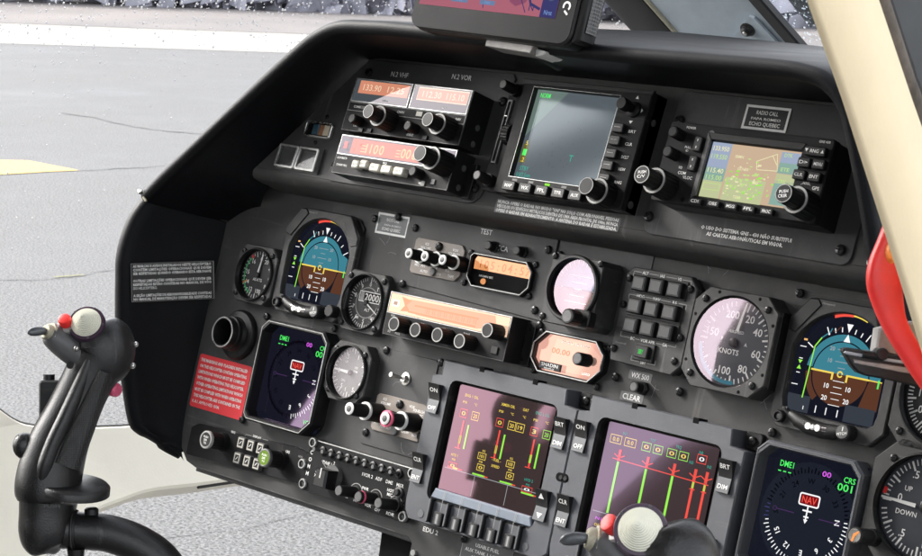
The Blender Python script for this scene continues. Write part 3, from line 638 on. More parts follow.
    for x in (-10.5, -1.5): b.lathe([(2.9, 14.5), (2.9, 18)], WHITE, (x, -49.6), 10)
    b.build('tube', s_)
    b = t.mb(False); b.lathe([(2.5, 15.8), (2.3, 17.6), (1.3, 18.6)], WHITE, (-6, -49.8), 14); b.build('ball', s_)
    b = t.mb(False); b.lathe([(5.2, 0), (5.2, 14), (4.4, 15), (3.4, 15), (3.2, 13)], BLACK, (-43, -47), 20); b.lathe([(2.8, 13.1), (2.2, 13.4)], CAPG, (-43, -47), 16); t.put(b, 'button')
    b = t.mb(False); b.prism(star(25, -48, 6.8, 18, .05), 0, 22, BLACK, .7); b.lathe([(5.6, 22), (5.4, 22.5)], CAPG, (25, -48), 20)
    b.text('PITCH', 25, -49.5, 2.2, 22.6, INK, 9, rot=.3); b.line(25, -47.4, 25, -44, .8, 22.6, INK); t.put(b, 'knob')
    b = t.mb(False); b.text('ATT', -41, -39.2, 2, 9.6, INKD, 5); b.text('Honeywell', -20, 52, 1.9, 9.6, INKD, 12); t.put(b, 'lettering')
    return t
a1 = adi('left attitude display, sky-blue over brown, right of the small green-arced airspeed dial', -241, -1)
a2 = adi('right attitude display, bright sky-blue over brown, partly behind the grey latch lever', 393, 0)
def hsi(label, u, v, full):
    t = Thing('navigation_display', label, 'navigation display', 'M', u, v, 0, 'navigation displays')
    out = cutr(0, 0, 104, 108, (10, 9, 6, 14)); inn = cutr(0, 0, 95, 98, (9, 9, 6, 12))
    b = t.mb(False); b.prism(cutr(0, 0, 100, 104, 8), 0, 4, BLACK, .5); b.ring(out, inn, 0, 19, BLACK if not full else EDUG, 2.2, 3, 1.5, (0, 0)); t.put(b, 'bezel')
    b = t.mb(False); b.ring(inset(out, 1.6), inset(out, 2.6), 18.4, 19.4, WORN if not full else KEYG, .2, 18, .2, (0, 0)); t.put(b, 'rim')
    b = t.mb(False); z = 5; b.rect(0, 0, 97, 100, z, LNAVY); cx, cy, R = 0, -1, 36
    if full:
        b.flat(circ(cx, cy, R+9, 40), z+.05, E_('raster_night', (.010, .013, .022), 1))
    n = 72
    for i in range(n):
        a = 2*PI*i/n; lit = (not full and (a > 1.5*PI+.1 or a < .12)) or (full and (a > PI-.15 or a < .12))
        l = 5 if i % 2 == 0 else 3.2
        col = (LWHITE if not (PI-.2 < a < PI+.25) else LINDI) if lit else LGHOST
        b.line(cx+R*math.cos(a), cy+R*math.sin(a), cx+(R+l)*math.cos(a), cy+(R+l)*math.sin(a), .8 if lit else 1.3, z+.2, col)
    for k, sx in enumerate(('N', '3', '6', 'E', '12', '15', 'S', '21', '24', 'W', '30', '33')):
        a = -2*PI*k/12+.06; lit = (k <= 5 and full) or (not full and k < 4)
        b.text(sx, cx+(R-6.5)*math.cos(a), cy+(R-6.5)*math.sin(a), 4.6, z+.2, LWHITE if lit else LGHOST, rot=a-PI/2)
    if not full: b.arc(cx, cy, R+2, R+4, PI*.35, PI*1.45, z+.1, LGHOST, 40)
    for s in (-1, 1): b.rect(cx+s*21, cy+1, 18, .9, z+.2, LDIMP); b.arc(cx+s*31, cy+1, 1.4, 2.1, 0, 2*PI, z+.2, LDIMP, 12)
    def box(x, y, w, h, m, t_):
        o = rr(x, y, w, h, 2, 3); i = rr(x, y, w-2.4, h-2.4, 1.2, 3); k = len(o)
        b.add([(p[0], p[1], z+.3) for p in o+i], [(j, (j+1) % k, k+(j+1) % k, k+j) for j in range(k)], m)
    box(0, 13, 20, 10.5, LWHITE, 1); b.rect(0, 13, 17.4, 8, z+.22, E_('flag_red', (.16, .004, .008), 1)); b.text('NAV', 0, 13, 5.6, z+.32, LRED, 14)
    b.rect(0, 2, 1.3, 12, z+.25, LWHITE); b.rect(0, 4, 9, 1.3, z+.27, LWHITE); b.rect(0, -1, 5, 1.2, z+.27, LWHITE); b.flat([(0, -6.5), (-2, -3), (2, -3)], z+.27, LWHITE)
    b.text('DME1', -28, 37.5, 5, z+.3, LGREEN, 13.5)
    for k in range(3): b.rect(-34+5*k, 31, 3, .9, z+.3, LGREEN)
    b.text('00', 11, 37, 4.4, z+.3, LMAG, 8.5); b.text('CRS', 33, 36.5, 4.6, z+.3, LGREEN, 11); b.text('001', 30, 30, 6, z+.3, LGREEN, 14)
    b.text('VOR1', 33, -41, 4.8, z+.3, LGREEN, 14)
    t.put(b, 'display')
    b = t.mb(False); b.flat(inn, 11, GLMAUV if not full else GLGREY); t.put(b, 'display_glass')
    return t
h1 = hsi('left navigation display in a black bezel with a bright worn rim, beside the red placard', -240, -121, False)
h2 = hsi('right navigation display in a smooth grey bezel with an orange-marked knob beside it', 391, -122, True)
b = MB((391, -122, 0)); b.prism(star(462, -124, 7, 20, .05), 0, 24, BLACK, .8); b.tube([(462, -124, 24), (462, -124, 45)], 6.6, BLACK, 24); b.lathe([(5.6, 45), (5.4, 45.6)], SILV, (462, -124), 20)
b.flat([(462+x, -124+y) for x, y in ((-1, 1), (3, 4), (4.2, 3), (1, -.5), (0, -5), (-2, -5))], 45.8, ORANGE); h2.put(b, 'knob')

# ------------------------------------------------------------------ engine display units
def edu(label, u, second):
    t = Thing('engine_display', label, 'engine display', 'M', u, 0, 0, 'engine displays'); X = lambda x: x
    out = [(164, -82), (163, -206), (152, -219), (4, -219), (-12, -222), (-18, -214), (-18, -82), (-6, -70), (-4, -66), (150, -66), (152, -80)]
    out = [(165, -82), (165, -214), (156, -221), (-10, -221), (-16, -214), (-18, -205), (-18, -82), (-6, -80), (-6, -66), (148, -66), (150, -80)]
    inn = rr(75, -140, 132, 112, 8, 4)
    b = t.mb(False); b.prism(inset(out, 2), 0, 12, BLACK, .5); b.ring(out, inn, 0, 22, EDUG, 1.2, 14, 2.5, (75, -140), BLACK); t.put(b, 'bezel')
    b = t.mb(False); b.prism([(11, -195.5), (140, -195.5), (136, -186), (15, -186)], 15, 20.4, EDUL, 1); t.put(b, 'bezel_sill')
    z = 15.5; b = t.mb(False); b.rect(75, -137, 121, 104, z, LEDU)
    x0, x1, y0, y1 = 17, 133, -88, -184
    def pos(fx, fy): return x0+(x1-x0)*fx, y0+(y1-y0)*fy
    def T(s, fx, fy, h, m, w=None): b.text(s, *pos(fx, fy), h*.82, z+.2, m, w*.86 if w else None)
    def bx(fx, fy, w, h, m, s=None, tm=None):
        p = pos(fx, fy); b.frame(*p, w*.92, h*.9, .55, z+.2, m)
        if s: b.text(s, p[0], p[1], h*.42, z+.22, tm or m, w*.5)
    def bar(fx, fa, fb, w, m): p, q = pos(fx, fa), pos(fx, fb); b.line(*p, *q, w, z+.24, m)
    b.line(*pos(0, .80), *pos(1, .80), .6, z+.2, LDIMW)
    if not second:
        for fx, s in ((.13, 'ENG 1 OIL'), (.53, 'XMSN OIL'), (.90, 'ENG 2 OIL')): T(s, fx, .06, 3.2, LCYAN if fx > .8 else LYEL, 20)
        T('OAT', .72, .06, 3.2, LYEL, 8)
        for k, (fx, v1, v2) in enumerate(((.10, '0', '20'), (.50, '0', '20'), (.87, '3', '20'))):
            T('PSI', fx-.03, .13, 2.6, LYEL, 6); T('°C', fx+.09, .13, 2.6, LYEL, 4.5); bx(fx-.02, .24, 10, 9, LRED, v1, LYEL); bx(fx+.11, .24, 10, 9, LYEL if k < 2 else LLIME, v2)
            bar(fx, .31, .58, 1.9, LRED); bar(fx+.06, .34, .58, 2.0, LLIME); bar(fx, .46, .54, 2.6, LLIME); b.rect(pos(fx, .585)[0]-1, pos(0, .585)[1], 7, .8, z+.2, LRED)
        bx(.70, .24, 11, 9, LYEL, '19'); T('°C', .72, .13, 2.6, LYEL, 4.5)
        T('HYD 1', .08, .66, 3, LYEL, 10); T('PSI', .08, .705, 2.4, LYEL, 5); bx(.08, .765, 12, 6.4, LRED, '0', LYEL)
        T('HYD 2', .90, .70, 3, LCYAN, 12); T('PSI', .90, .745, 2.4, LCYAN, 5); bx(.90, .79, 14, 6, LRED, '0', LWHITE)
        bx(.37, .60, 11, 7, LYEL, '101'); T('KG', .38, .545, 2.4, LYEL, 4); T('- FUEL -', .53, .60, 3.2, LYEL, 13); bx(.68, .60, 11, 7, LYEL, '103'); T('KG', .68, .545, 2.4, LYEL, 4); T('XFEED', .53, .66, 3, LYEL, 12)
        for fx in (.38, .70): T('PSI', fx-.01, .655, 2.2, LYEL, 5); bx(fx, .71, 10, 7, LYEL, '0')
        for fx, m in ((.08, LYEL), (.36, LLIME), (.66, LLIME), (.90, LLIME)): p = pos(fx, .795 if fx < .8 else .84); b.rect(p[0]+2, p[1]+1, 16, 1.5, z+.25, m if m is LLIME else LRED); b.rect(p[0]+4, p[1]+1, 6, 1.7, z+.27, m); b.rect(p[0]+11, p[1]+1, 5, 1, z+.26, LRED)
        for fx in (.34, .70): b.line(*pos(fx, .80), *pos(fx, 1), .6, z+.2, LDIMW)
    else:
        for fx, s in ((.15, 'N1'), (.42, 'TOT'), (.66, 'TRQ'), (.87, 'NR')): T(s, fx, .045, 3.2, LCYAN, 7 if len(s) == 3 else 5)
        for fx in (.075, .215): bx(fx, .115, 14, 8.5, LYEL, '0.0')
        for fx in (.37, .48, .61, .72): bx(fx, .115, 11, 8.5, LLIME, '0', LYEL)
        bx(.885, .10, 11, 8.5, LRED, '0', LWHITE); T('N2', .80, .15, 3, LCYAN, 5); T('N2', .965, .15, 3, LCYAN, 5)
        b.line(*pos(.08, .29), *pos(.99, .31), .8, z+.26, LRED)
        for fx, mm in ((.14, LLIME), (.41, LLIME), (.66, LLIME), (.855, LRED), (.96, LRED)):
            bar(fx, .31, .79, 2.5, mm); b.rect(*pos(fx, .25), 1.6, 8.5, z+.25, LRED); b.frame(*pos(fx, .25), 3, 10, .6, z+.25, LRED)
            b.line(pos(fx, 0)[0]-6, pos(0, .245)[1], pos(fx, 0)[0], pos(0, .275)[1], .9, z+.25, LRED); b.line(pos(fx, 0)[0]+6, pos(0, .245)[1], pos(fx, 0)[0], pos(0, .275)[1], .9, z+.25, LRED)
            if mm is LRED: bar(fx, .31, .37, 2.2, LLIME); b.rect(*pos(fx, .38), 5.5, .8, z+.27, LRED); b.rect(*pos(fx, .79), 8, .7, z+.27, LRED)
        for fx in (.41, .66): b.rect(*pos(fx, .74), 5, .7, z+.27, LLIME)
        T('N1', .07, .86, 3, LMAG, 8); T('PRES', .90, .84, 3.2, LRED, 12); T('?', .93, .9, 3, LYEL, 3); T('OIL', .07, .92, 3, LYEL, 8)
    t.put(b, 'display')
    b = t.mb(False); b.flat(rr(75, -140, 131, 111, 8, 4), 18.5, GLPINK if not second else GLMAUV); t.put(b, 'display_glass')
    for x, y, a, c in ((-7.5, -104, 'ON', 'OFF'), (152, -106, 'BRT', 'DIM'), (-9, -172, 'CLR', 'ENT'), (149, -173, '', '')):
        b = t.mb(False); w, h = 7, 14                      # rocker: dark upper half and grey lower half, both tilted
        b.off = (x, y, 0)
        b.loft([[(x-w, y-h, 22), (x-w, y-h, 25), (x-w, y-1, 23.2), (x-w, y+h, 29), (x-w, y+h, 22)], [(x+w, y-h, 22), (x+w, y-h, 25), (x+w, y-1, 23.2), (x+w, y+h, 29), (x+w, y+h, 22)]], BLACK)
        b.add([(x-w+.4, y-h+.2, 25.15), (x+w-.4, y-h+.2, 25.15), (x+w-.4, y-1.2, 23.4), (x-w+.4, y-1.2, 23.4)], [(0, 1, 2, 3)], KEYG)
        if a:
            vs = MB(); vs.text(a, 0, 0, 3.8, 0, WHITE, 10); b.add([(x+q[0], y+8+q[1], 27.1+q[1]*.386) for q in vs.v], vs.f, WHITE)
            vs = MB(); vs.text(c, 0, 0, 3.8, 0, WHITE, 10); b.add([(x+q[0], y-9+q[1], 24.8-q[1]*.138) for q in vs.v], vs.f, WHITE)
        else:
            b.add([(x+q[0], y+q[1], 27.2+(q[1]-8)*.386) for q in ((-3.4, 6), (3.4, 6), (0, 11))], [(0, 1, 2)], WHITE); b.add([(x+q[0], y+q[1], 24.8-(q[1]+9)*.138) for q in ((-3.4, -7), (0, -12), (3.4, -7))], [(0, 1, 2)], INK)
        b.build('rocker_switch', t.root, (x, y, 0))
    for i in range(6):
        x = 18+22.6*i; b = t.mb(False); b.prism(rr(x, -207, 3.4, 23, 1.6, 3), 20, 27, BLACK, .9, KEYG); t.put(b, 'rib')
    for i in range(5):
        x = 29.3+22.6*i; b = t.mb(False); b.off = (x, -213, 0); b.prism(rr(x, -213, 11, 13, 1.5, 3), 20, 25, BLACK, .8); b.rect(x, -213, 4.6, 10, 25.1, KEYG); b.rect(x, -213, 1.6, 9, 25.2, INKD)
        b.build('button', t.root, (x, -213, 0))
        b = t.mb(False); b.line(x, -206, x, -187, .55, 22.1, INKD); b.line(x, -195, x+.6, -186.5, .55, 20.6, INKD); t.put(b, 'guide_line')
    for x in (5.5, 139): b = t.mb(False); b.lathe([(3.9, 22), (3.7, 22.5)], KEYG, (x, -213), 20); t.put(b, 'light_sensor')
    for x in (43, 110): b = t.mb(False); b.box(x, -66.6, 6.5, 5, 10, 22.2, DARK, .3); t.put(b, 'notch'); screws(t, [(x, -68)], 19, 2.2, False)
    for x in (-14, 160): b = t.mb(False); b.prism(rr(x, -73, 17, 15, 3), 0, 6, BLACK, .6); t.put(b, 'mounting_tab'); screws(t, [(x, -73)], 6, 4.2, False)
    return t
e1 = edu('left engine display with a pink sheen over oil pressure, fuel and hydraulic bars', -17.5, False)
e2 = edu('right engine display with tall green and red bars, partly behind the pilot stick', 166, True)
b = MB((166, 0, 0)); b.prism(rr(148-1.5+0, -144, 15, 8, 4, 4), 18, 22.4, DARK, .3); b.lathe([(2.2, 22.4), (2, 23.2)], SCREWM, (145.5, -144), 12); b.lathe([(2.2, 22.4), (2, 23.2)], SCREWM, (150.5, -144), 12); e2.put(b, 'split_latch')

# ------------------------------------------------------------------ round dials
def dial(name, label, u, v, w, R, zf, nums=(), ticks=(0, 360, 10), longt=5, ndl=None, face=DIALB, glass_=GLDIAL, cut=8, rec=8, numr=.66, th=None, ring=0, colour=(), words=(), nw=.9, scr=True, shape=None, hub=True):
    t = Thing(name, label, name.replace('_', ' '), 'M', u, v)
    b = t.mb(False); o = shape or cutr(0, 0, w, w, cut)
    b.prism(inset(o, 1.5), 0, zf-rec-.2, BLACK, .3); b.ring(o, circ(0, 0, R, 48), 0, zf, BEZ, 1, zf-rec, 2.2, (0, 0), BLACK); t.put(b, 'bezel')
    if ring: b = t.mb(False); b.lathe([(R+ring, zf), (R+ring, zf+2.4), (R+ring-1, zf+3.4), (R+.6, zf+3.4), (R, zf+2)], BLACK, n=48, cap=False); t.put(b, 'bezel_ring')
    b = t.mb(False); z = zf-rec+.1; b.flat(circ(0, 0, R+.5, 48), z, face)
    a0, a1, st = ticks; i = 0; a = a0
    while a <= a1+1e-6:
        l = R*(.20 if i % longt == 0 else .12); q = math.radians(90-a)
        b.line((R*.95)*math.cos(q), (R*.95)*math.sin(q), (R*.95-l)*math.cos(q), (R*.95-l)*math.sin(q), R*(.042 if i % longt == 0 else .028), z+.1, INK); a += st; i += 1
    for s, ang in nums: q = math.radians(90-ang); b.text(s, R*numr*math.cos(q), R*numr*math.sin(q), th or R*.17, z+.1, INK)
    for c0, c1, mm, r0, r1 in colour: b.arc(0, 0, R*r0, R*r1, math.radians(90-c1), math.radians(90-c0), z+.15, mm, 24)
    for s, x, y, h in words: b.text(s, x, y, h, z+.12, INK)
    t.put(b, 'dial_face')
    if ndl is not None:
        q = math.radians(90-ndl[0]); b = t.mb(False); c, s = math.cos(q), math.sin(q); r0, r1 = ndl[1]*R, ndl[2]*R; w2 = ndl[3] if len(ndl) > 3 else R*.05
        b.flat([(r0*c-w2*s, r0*s+w2*c), (r0*c+w2*s, r0*s-w2*c), (r1*c+w2*.5*s, r1*s-w2*.5*c), (r1*c-w2*.5*s, r1*s+w2*.5*c)], z+2, WHITE)
        if hub: b.lathe([(R*.11, z+.5), (R*.11, z+2.2), (R*.08, z+2.8)], BLACK, n=20)
        t.put(b, 'needle')
    b = t.mb(False); b.flat(circ(0, 0, R, 48), zf-1.6, glass_); t.put(b, 'dial_glass')
    if scr:
        k = w/2-cut*.85
        screws(t, [(x, y) for x in (-k, k) for y in (-k, k)], zf, 3.2, False)
    return t
asi = dial('airspeed_indicator', 'large airspeed dial in knots with a white needle pointing just left of 20', 292, 5, 87, 37.5, 22, [('20', 27), ('40', 60), ('60', 104), ('80', 146), ('100', 189), ('150', 285), ('200', 343)], (14, 350, 8), 4, (10, .28, .95, 1.5), DIALG, GLGYRO, 13, 8, .66, 6.6, 0, ((168, 262, E_('tape_blue', (.10, .38, .5), .4), .87, .96),), (('AIRSPEED', 0, 9.5, 2.6), ('KNOTS', -4, -8, 4.6), ('A', 12, 0, 3), ('P', -13, 2, 3)), 1)
for x, y in ((-20, 40), (22, 40), (40, 20), (40, -22), (-40, 18), (-40, -22), (20, -40)):
    b = asi.mb(False); b.lathe([(1.5, 22), (1.5, 22.2)], DARK, (x, y), 10); asi.put(b, 'rivet')
b = asi.mb(False)                                        # ribbed side of the instrument case with a cable boss
b.box(41, 0, 6, 66, 2, 16, BLACK, .5); asi.put(b, 'cable_boss')
vs_ = dial('vertical_speed_dial', 'small pale grey dial between the left navigation display and the toggle switch', -158, -101, 60, 26, 14, [('1', 20), ('2', 55), ('3', 85), ('4', 122), ('5', 155), ('.5', 330), ('0', 270), ('.5', 215), ('1', 190)], (0, 350, 10), 3, (272, .1, .88, 1.5), mat('dial_pale', (.13, .135, .13), .5), GLDIAL, 11, 6, .68, 4.6, 2.2, (), (('UP', -9, 10, 2.6), ('DN', -9, -9, 2.6), ('100', 6, 6, 2.4), ('FPM', 6, 2, 2.4)))
alt = dial('altimeter', 'small altimeter with a white-framed counter reading 2000, below the left attitude display', -161, -29, 62, 27, 10, [(str(k), 36*k) for k in range(10)], (0, 350, 7.2), 5, (118, .1, .8, .8), DIALB, GLDIAL, 8, 6, .70, 4.2, 2, (), (('ALT', 2, -7, 3), ('MB', -10, -16, 2.6), ('1013', 11, -14, 2.8)), 1)
b = alt.mb(False); b.frame(3, 6, 30, 11, .9, 4.9, INK); b.rect(3, 6, 28, 9, 4.6, DARK); b.text('2000', 6, 6, 7, 4.8, WHITE, 20); b.rect(-8, 6, 5, 9, 4.75, INKD); b.arc(0, 0, 15, 16, .2, 6.1, 4.5, INKD); alt.put(b, 'counter')
b = alt.mb(False); b.prism(star(-36, -16, 6.4, 18, .05), 2, 20, BLACK, .8); alt.put(b, 'knob')
sm = dial('airspeed_dial', 'small black airspeed dial with a green arc and white figures, leftmost dial on the panel', -328, -25, 62, 26.5, 12, [('0', 0), ('20', 30), ('4', 62), ('6', 95), ('8', 128), ('100', 165), ('12', 205), ('14', 240), ('15', 275), ('16', 320)], (0, 350, 10), 2, (8, .05, .86, 1.3), DIALB, GLCLR, 10, 6, .66, 4.4, 2.2, ((205, 318, GREENP, .80, .87), (318, 326, RED, .8, .95), (242, 246, ORANGE, .62, .95)), (('AS-KTS', 0, -5, 3.2),))
vsr = dial('vertical_speed_indicator', 'big vertical speed dial with UP and DOWN marks at the lower right corner', 497, -92, 100, 41, 14, [('.5', 330), ('1', 10), ('.5', 215), ('1', 172), ('2', 60), ('2', 120), ('3', 90)], (-90, 260, 6), 5, (272, .2, .96, 1.6), DIALG, GLGREY, 20, 6, .68, 6, 1.5, ((276, 284, RED, .9, .98),), (('UP', -18, 12, 4), ('DOWN', -16, -7, 4), ('0', -24, 4, 6), ('1000 FT/MIN', 6, 3, 3)))
tr = dial('torque_indicator', 'dark round dial at the right edge, half hidden by the red handle and latch', 497, -4, 90, 38, 14, [(str(k), 30*k-120) for k in range(10)], (-120, 240, 5), 4, (60, .1, .85), DIALB, GLCLR, 14, 6, .68, 6, 2, ((-60, 20, INK, .9, .96),))
# gold-coated standby horizon
gy = Thing('standby_horizon', 'small standby horizon washed in white glare with a black caging knob', 'standby horizon', 'M', 120, 22)
b = gy.mb(False); o = cutr(0, -1, 60, 64, 5); b.prism(inset(o, 1.5), 0, 24.5, BLACK, .5); b.ring(o, circ(1, 2, 28, 48), 0, 32, BEZ, 1, 24, 1, (1, 2), BLACK); gy.put(b, 'bezel')
b = gy.mb(False); b.lathe([(30.5, 32), (30.5, 35), (29.4, 36.4), (27.4, 36.4), (26.6, 33)], BLACK, (1, 2), 48, False); gy.put(b, 'bezel_ring')
b = gy.mb(False); b.flat([(1+27.6*math.cos(a), 2+27.6*math.sin(a)) for a in [PI*i/24 for i in range(25)]], 25, mat('horizon_sky', (.10, .20, .34), .5)); b.flat([(1+27.6*math.cos(a), 2+27.6*math.sin(a)) for a in [PI+PI*i/24 for i in range(25)]], 25, mat('horizon_earth', (.30, .13, .09), .5))
for a in range(30, 151, 12): q = math.radians(a); b.line(1+27*math.cos(q), 2+27*math.sin(q), 1+22*math.cos(q), 2+22*math.sin(q), .9, 25.2, INK)
for dy, w in ((0, 40), (6, 18), (12, 26), (-6, 18), (-12, 26)): b.rect(1, 2+dy, w, .7, 25.2, INK)
gy.put(b, 'dial_face')
b = gy.mb(False); b.rect(-10, 2, 12, 1.2, 26.5, BLACK); b.rect(12, 2, 12, 1.2, 26.5, BLACK); b.arc(1, 2, 3.4, 4.6, PI, 2*PI, 26.5, BLACK, 12); gy.put(b, 'aircraft_bar')
b = gy.mb(False); b.flat(circ(1, 2, 27.4, 48), 31, GLGYRO); gy.put(b, 'dial_glass')
b = gy.mb(False); b.tube([(20, -24, 32), (20, -24, 41)], 3.6, BLACK, 16); b.prism(star(20, -24, 7.2, 20, .05), 41, 55, BLACK, .8); b.lathe([(5.4, 55), (5, 55.5)], CAPG, (20, -24), 20); gy.put(b, 'knob')
b = gy.mb(False); b.prism(rr(21, -23, 20, 15, 3), 28, 38, BLACK, 1); gy.put(b, 'knob_boss')
screws(gy, [(-27, 28), (27, 28), (-27, -28)], 32, 3.2, False)
# air vent
av = Thing('air_vent', 'black round air vent with a protruding open tube above the red placard', 'air vent', 'M', -343, -92)
b = av.mb(False); b.lathe([(27, 0), (27, 3), (25, 6), (19, 8), (17, 12)], BLACK, n=48, cap=False); av.put(b, 'flange')
b = av.mb(False); b.lathe([(17, 4), (17, 24), (16.4, 25.4), (14.6, 25.4), (14, 24), (14, 6)], BLACK, n=48, cap=False); b.lathe([(16.6, 25.3), (16.3, 25.9), (15, 25.9), (14.7, 25.3)], WORN, n=48, cap=False); b.flat(circ(0, 0, 14.4, 30), 6, DARK); av.put(b, 'tube')
b = av.mb(False); b.lathe([(18.5, 13), (18.5, 17), (17, 18)], BLACK, n=40, cap=False); av.put(b, 'collar')
# ------------------------------------------------------------------ panel-mounted control boxes
# intercom plates
def ics(label, u, v, w, h, labels, kz, ztip, partial=False):
    t = Thing('intercom_panel', label, 'intercom panel', 'M', u, v, 1.3, 'intercom control plates')
    b = t.mb(False); b.prism(cutr(0, 0, w, h, (5, 3, 3, 6)), 0, 2.2, TAUPE, .5); b.rect(0, -1, w-8, 11, 2.3, DARK); t.put(b, 'plate')
    for row in (True, False):
        b = t.mb(False)
        for s, x, y in labels:
            if (y > 0) == row: b.text(s, x, y, 2.5, 2.3, INK)
        t.put(b, 'lettering')
    return t
i1 = ics('taupe intercom plate with three slim white-tipped knobs, below the slate radio call placard', -79.5, 27.5, 68, 36, [('ICS', -17, 13, ), ('VOLUME', -18, 9), ('VOX', 22, 12), ('SQUELCH', 21, 8), ('MIC', -25, -9), ('PVT', -16, -9), ('NORM', -2, -9), ('ISO', 17, -9), ('AUTO', -14, -14), ('CREW', 5, -14), ('TAPE', 23, -14)], 0, 0)
KP = ('pointer_knob', pointer_fn(6.2, 30))
for x in (-10, 12, 36): knob(i1, x, -.5, 2.2, *KP, absu=False)
screws(i1, [(0, 12.5)], 2.2, 4.4, False); b = i1.mb(False); b.lathe([(4, 2.2), (4, 4), (3.2, 4.6)], CAPG, (-1, -13), 18); i1.put(b, 'button')
i2 = ics('pale taupe intercom plate with two long double knobs, beside the left engine display', -84, -132, 72, 37, [('ICS', -24, 14), ('VOLUME', -22, 10), ('VOX', 14, 13.5), ('SQUELCH', 24, 11), ('MIC', 28, 7), ('PVT', -29, -11), ('PWR AUTO', -14, -13), ('CREW', 12, -12), ('NORM', 27, -13)], 0, 0)
KP2 = ('long_pointer_knob', pointer_fn(7.6, 42))
KPR = ('ringed_pointer_knob', lambda b: (pointer_fn(7.6, 42)(b), b.lathe([(8.2, 38), (8.2, 40.4), (6, 40.6)], PINKP, n=24, cap=False)))
for x, k in ((-28, KP2), (22, KPR)): knob(i2, x, -1, 2.2, *k, absu=False)
screws(i2, [(-2, 12.5), (34, -12)], 2.2, 4.4, False); b = i2.mb(False); b.lathe([(4.6, 2.2), (4.6, 5), (3.8, 5.6)], CAPG, (-1, -14), 18); i2.put(b, 'button')
# test buttons, toggle switch, storm scope clear button
for lab, x in (('black push button under TEST, left of the TCA lettering', -14), ('black push button right of the TCA lettering, beside the panel seam', 23)):
    t = Thing('push_button', lab, 'push button', 'M', x+4, 49.5, 1.3); b = t.mb(False); b.lathe([(6, 0), (6, 2), (4.6, 3)], BLACK, n=6); t.put(b, 'nut')
    b = t.mb(False); b.tube([(0, 0, 2), (0, 0, 10.5)], 4.4, KNOB, 20); b.lathe([(4.2, 10.5), (3.6, 11.2)], BLACK, n=20); t.put(b, 'plunger')
t = Thing('toggle_switch', 'single bright metal toggle switch on the plain plate left of the left engine display', 'toggle switch', 'M', -88, -94, 1.3)
b = t.mb(False); b.lathe([(6.4, 0), (6.4, 1), (5.4, 1.4)], SILV, n=24); b.lathe([(4.2, 1), (4.2, 4), (3.4, 5)], SILV, n=6); t.put(b, 'bush')
b = t.mb(False); b.tube([(0, 0, 3), (-1, 1, 12), (-1.6, 2, 21)], [1.3, 1.8, 2.4], SILV, 12); t.put(b, 'lever')
t = Thing('clear_button', 'black push button between the WX 500 and CLEAR labels', 'push button', 'M', 198, -50.5, 0)
b = t.mb(False); b.lathe([(6.4, 0), (6.4, 3), (5, 4)], BLACK, n=6); b.lathe([(4.2, 3), (4.2, 7)], WORN, n=20); t.put(b, 'nut'); b = t.mb(False); b.tube([(0, 0, 6), (0, 0, 15)], 4.9, KNOB, 20); b.lathe([(4, 15), (3.6, 15.5)], CAPG, n=20); t.put(b, 'plunger')
TAPEL = mat('label_tape', (.10, .10, .10), .45)
placard('dull clear label reading WX 500 above the push button', 'M', 191.5, -40.5, 26, 8, [('WX 500', 0, 0, 4.6, 20, 'C')], TAPEL, None, z=.25)
placard('dull clear label reading CLEAR below the push button', 'M', 187, -60.5, 26, 8, [('CLEAR', 0, 0, 5, 20, 'C')], TAPEL, None, z=.25)
# amber clock
t = Thing('digital_clock', 'octagonal digital clock with an amber window over a black half, under the TEST buttons', 'clock', 'M', 6, 24.5, 1.3)
o = cutr(0, 0, 82, 34, (9, 4, 9, 9)); b = t.mb(False); b.ring(o, inset(o, 2.6), 0, 5, BLACK, .6, 1, .8, (0, 0)); t.put(b, 'bezel')
b = t.mb(False); b.ring(inset(o, 1.2), inset(o, 1.9), 4.8, 5.3, WORN, .1, 4.5, .1, (0, 0)); t.put(b, 'rim')
b = t.mb(False); b.flat(inset(o, 2), 1, DARK); b.flat([(-36, 1), (38, 1), (38, 9), (32, 13.5), (-34, 13.5), (-36.5, 10)], 1.3, LPEACH)
for i, s in enumerate('105:04:57'): b.text(s, -28+7.6*i, 7, 8, 1.5, LPEACHD)
b.text('HRS/MIN SEC', -18, -4.5, 1.9, 1.4, INK, 18); t.put(b, 'display'); b = t.mb(False); b.lathe([(3, 1.4), (2.6, 3), (1.4, 3.8)], LPEACH, (-20, -9.5), 16); t.put(b, 'indicator_lamp')
b = t.mb(False); b.flat(inset(o, 2.4), 3.8, GLWARM); t.put(b, 'display_glass'); screws(t, [(-44, 15.5), (39.5, 15.5), (-45, -14), (39.5, -14.5)], 0, 3.4, False)
# slim radio with five knobs
def radio_box(t, w, h, d, b=None):
    b = t.mb(False); b.prism([(-w/2, -h/2), (w/2, -h/2), (w/2, h/2), (-w/2, h/2)], 0, d, BLACK, .8, RADIO); b.frame(0, 0, w-.6, h-.6, .4, d+.06, CAPG); return t.put(b, 'case')
t = Thing('audio_radio', 'slim radio with a long glowing amber strip above a row of five black knobs', 'radio', 'M', -28.5, -33.5)
radio_box(t, 162, 43, 26); b = t.mb(False); b.frame(0, 10.5, 161, 21, .8, 26.2, WORN); b.rect(0, 10.5, 158, 18.6, 26.15, LAMBL)
b.flat([(-52, 17), (60, 18.5), (64, 8), (40, 3), (-40, 3.5), (-58, 8)], 26.3, LAMB); b.line(-45, 12, 40, 12.6, 1.6, 26.4, LAMBD); b.line(-52, 5, 38, 4.6, 1.8, 26.4, LAMBD)
b.flat([(-64, 18), (-50, 16), (-56, 11), (-50, 5), (-63, 4), (-58, 10)], 26.35, LPEACHD); b.rect(-71, 10.5, 10, 6.6, 26.35, LWHITE); b.rect(-71, 10.5, 5.4, 3.6, 26.4, LGREYL)
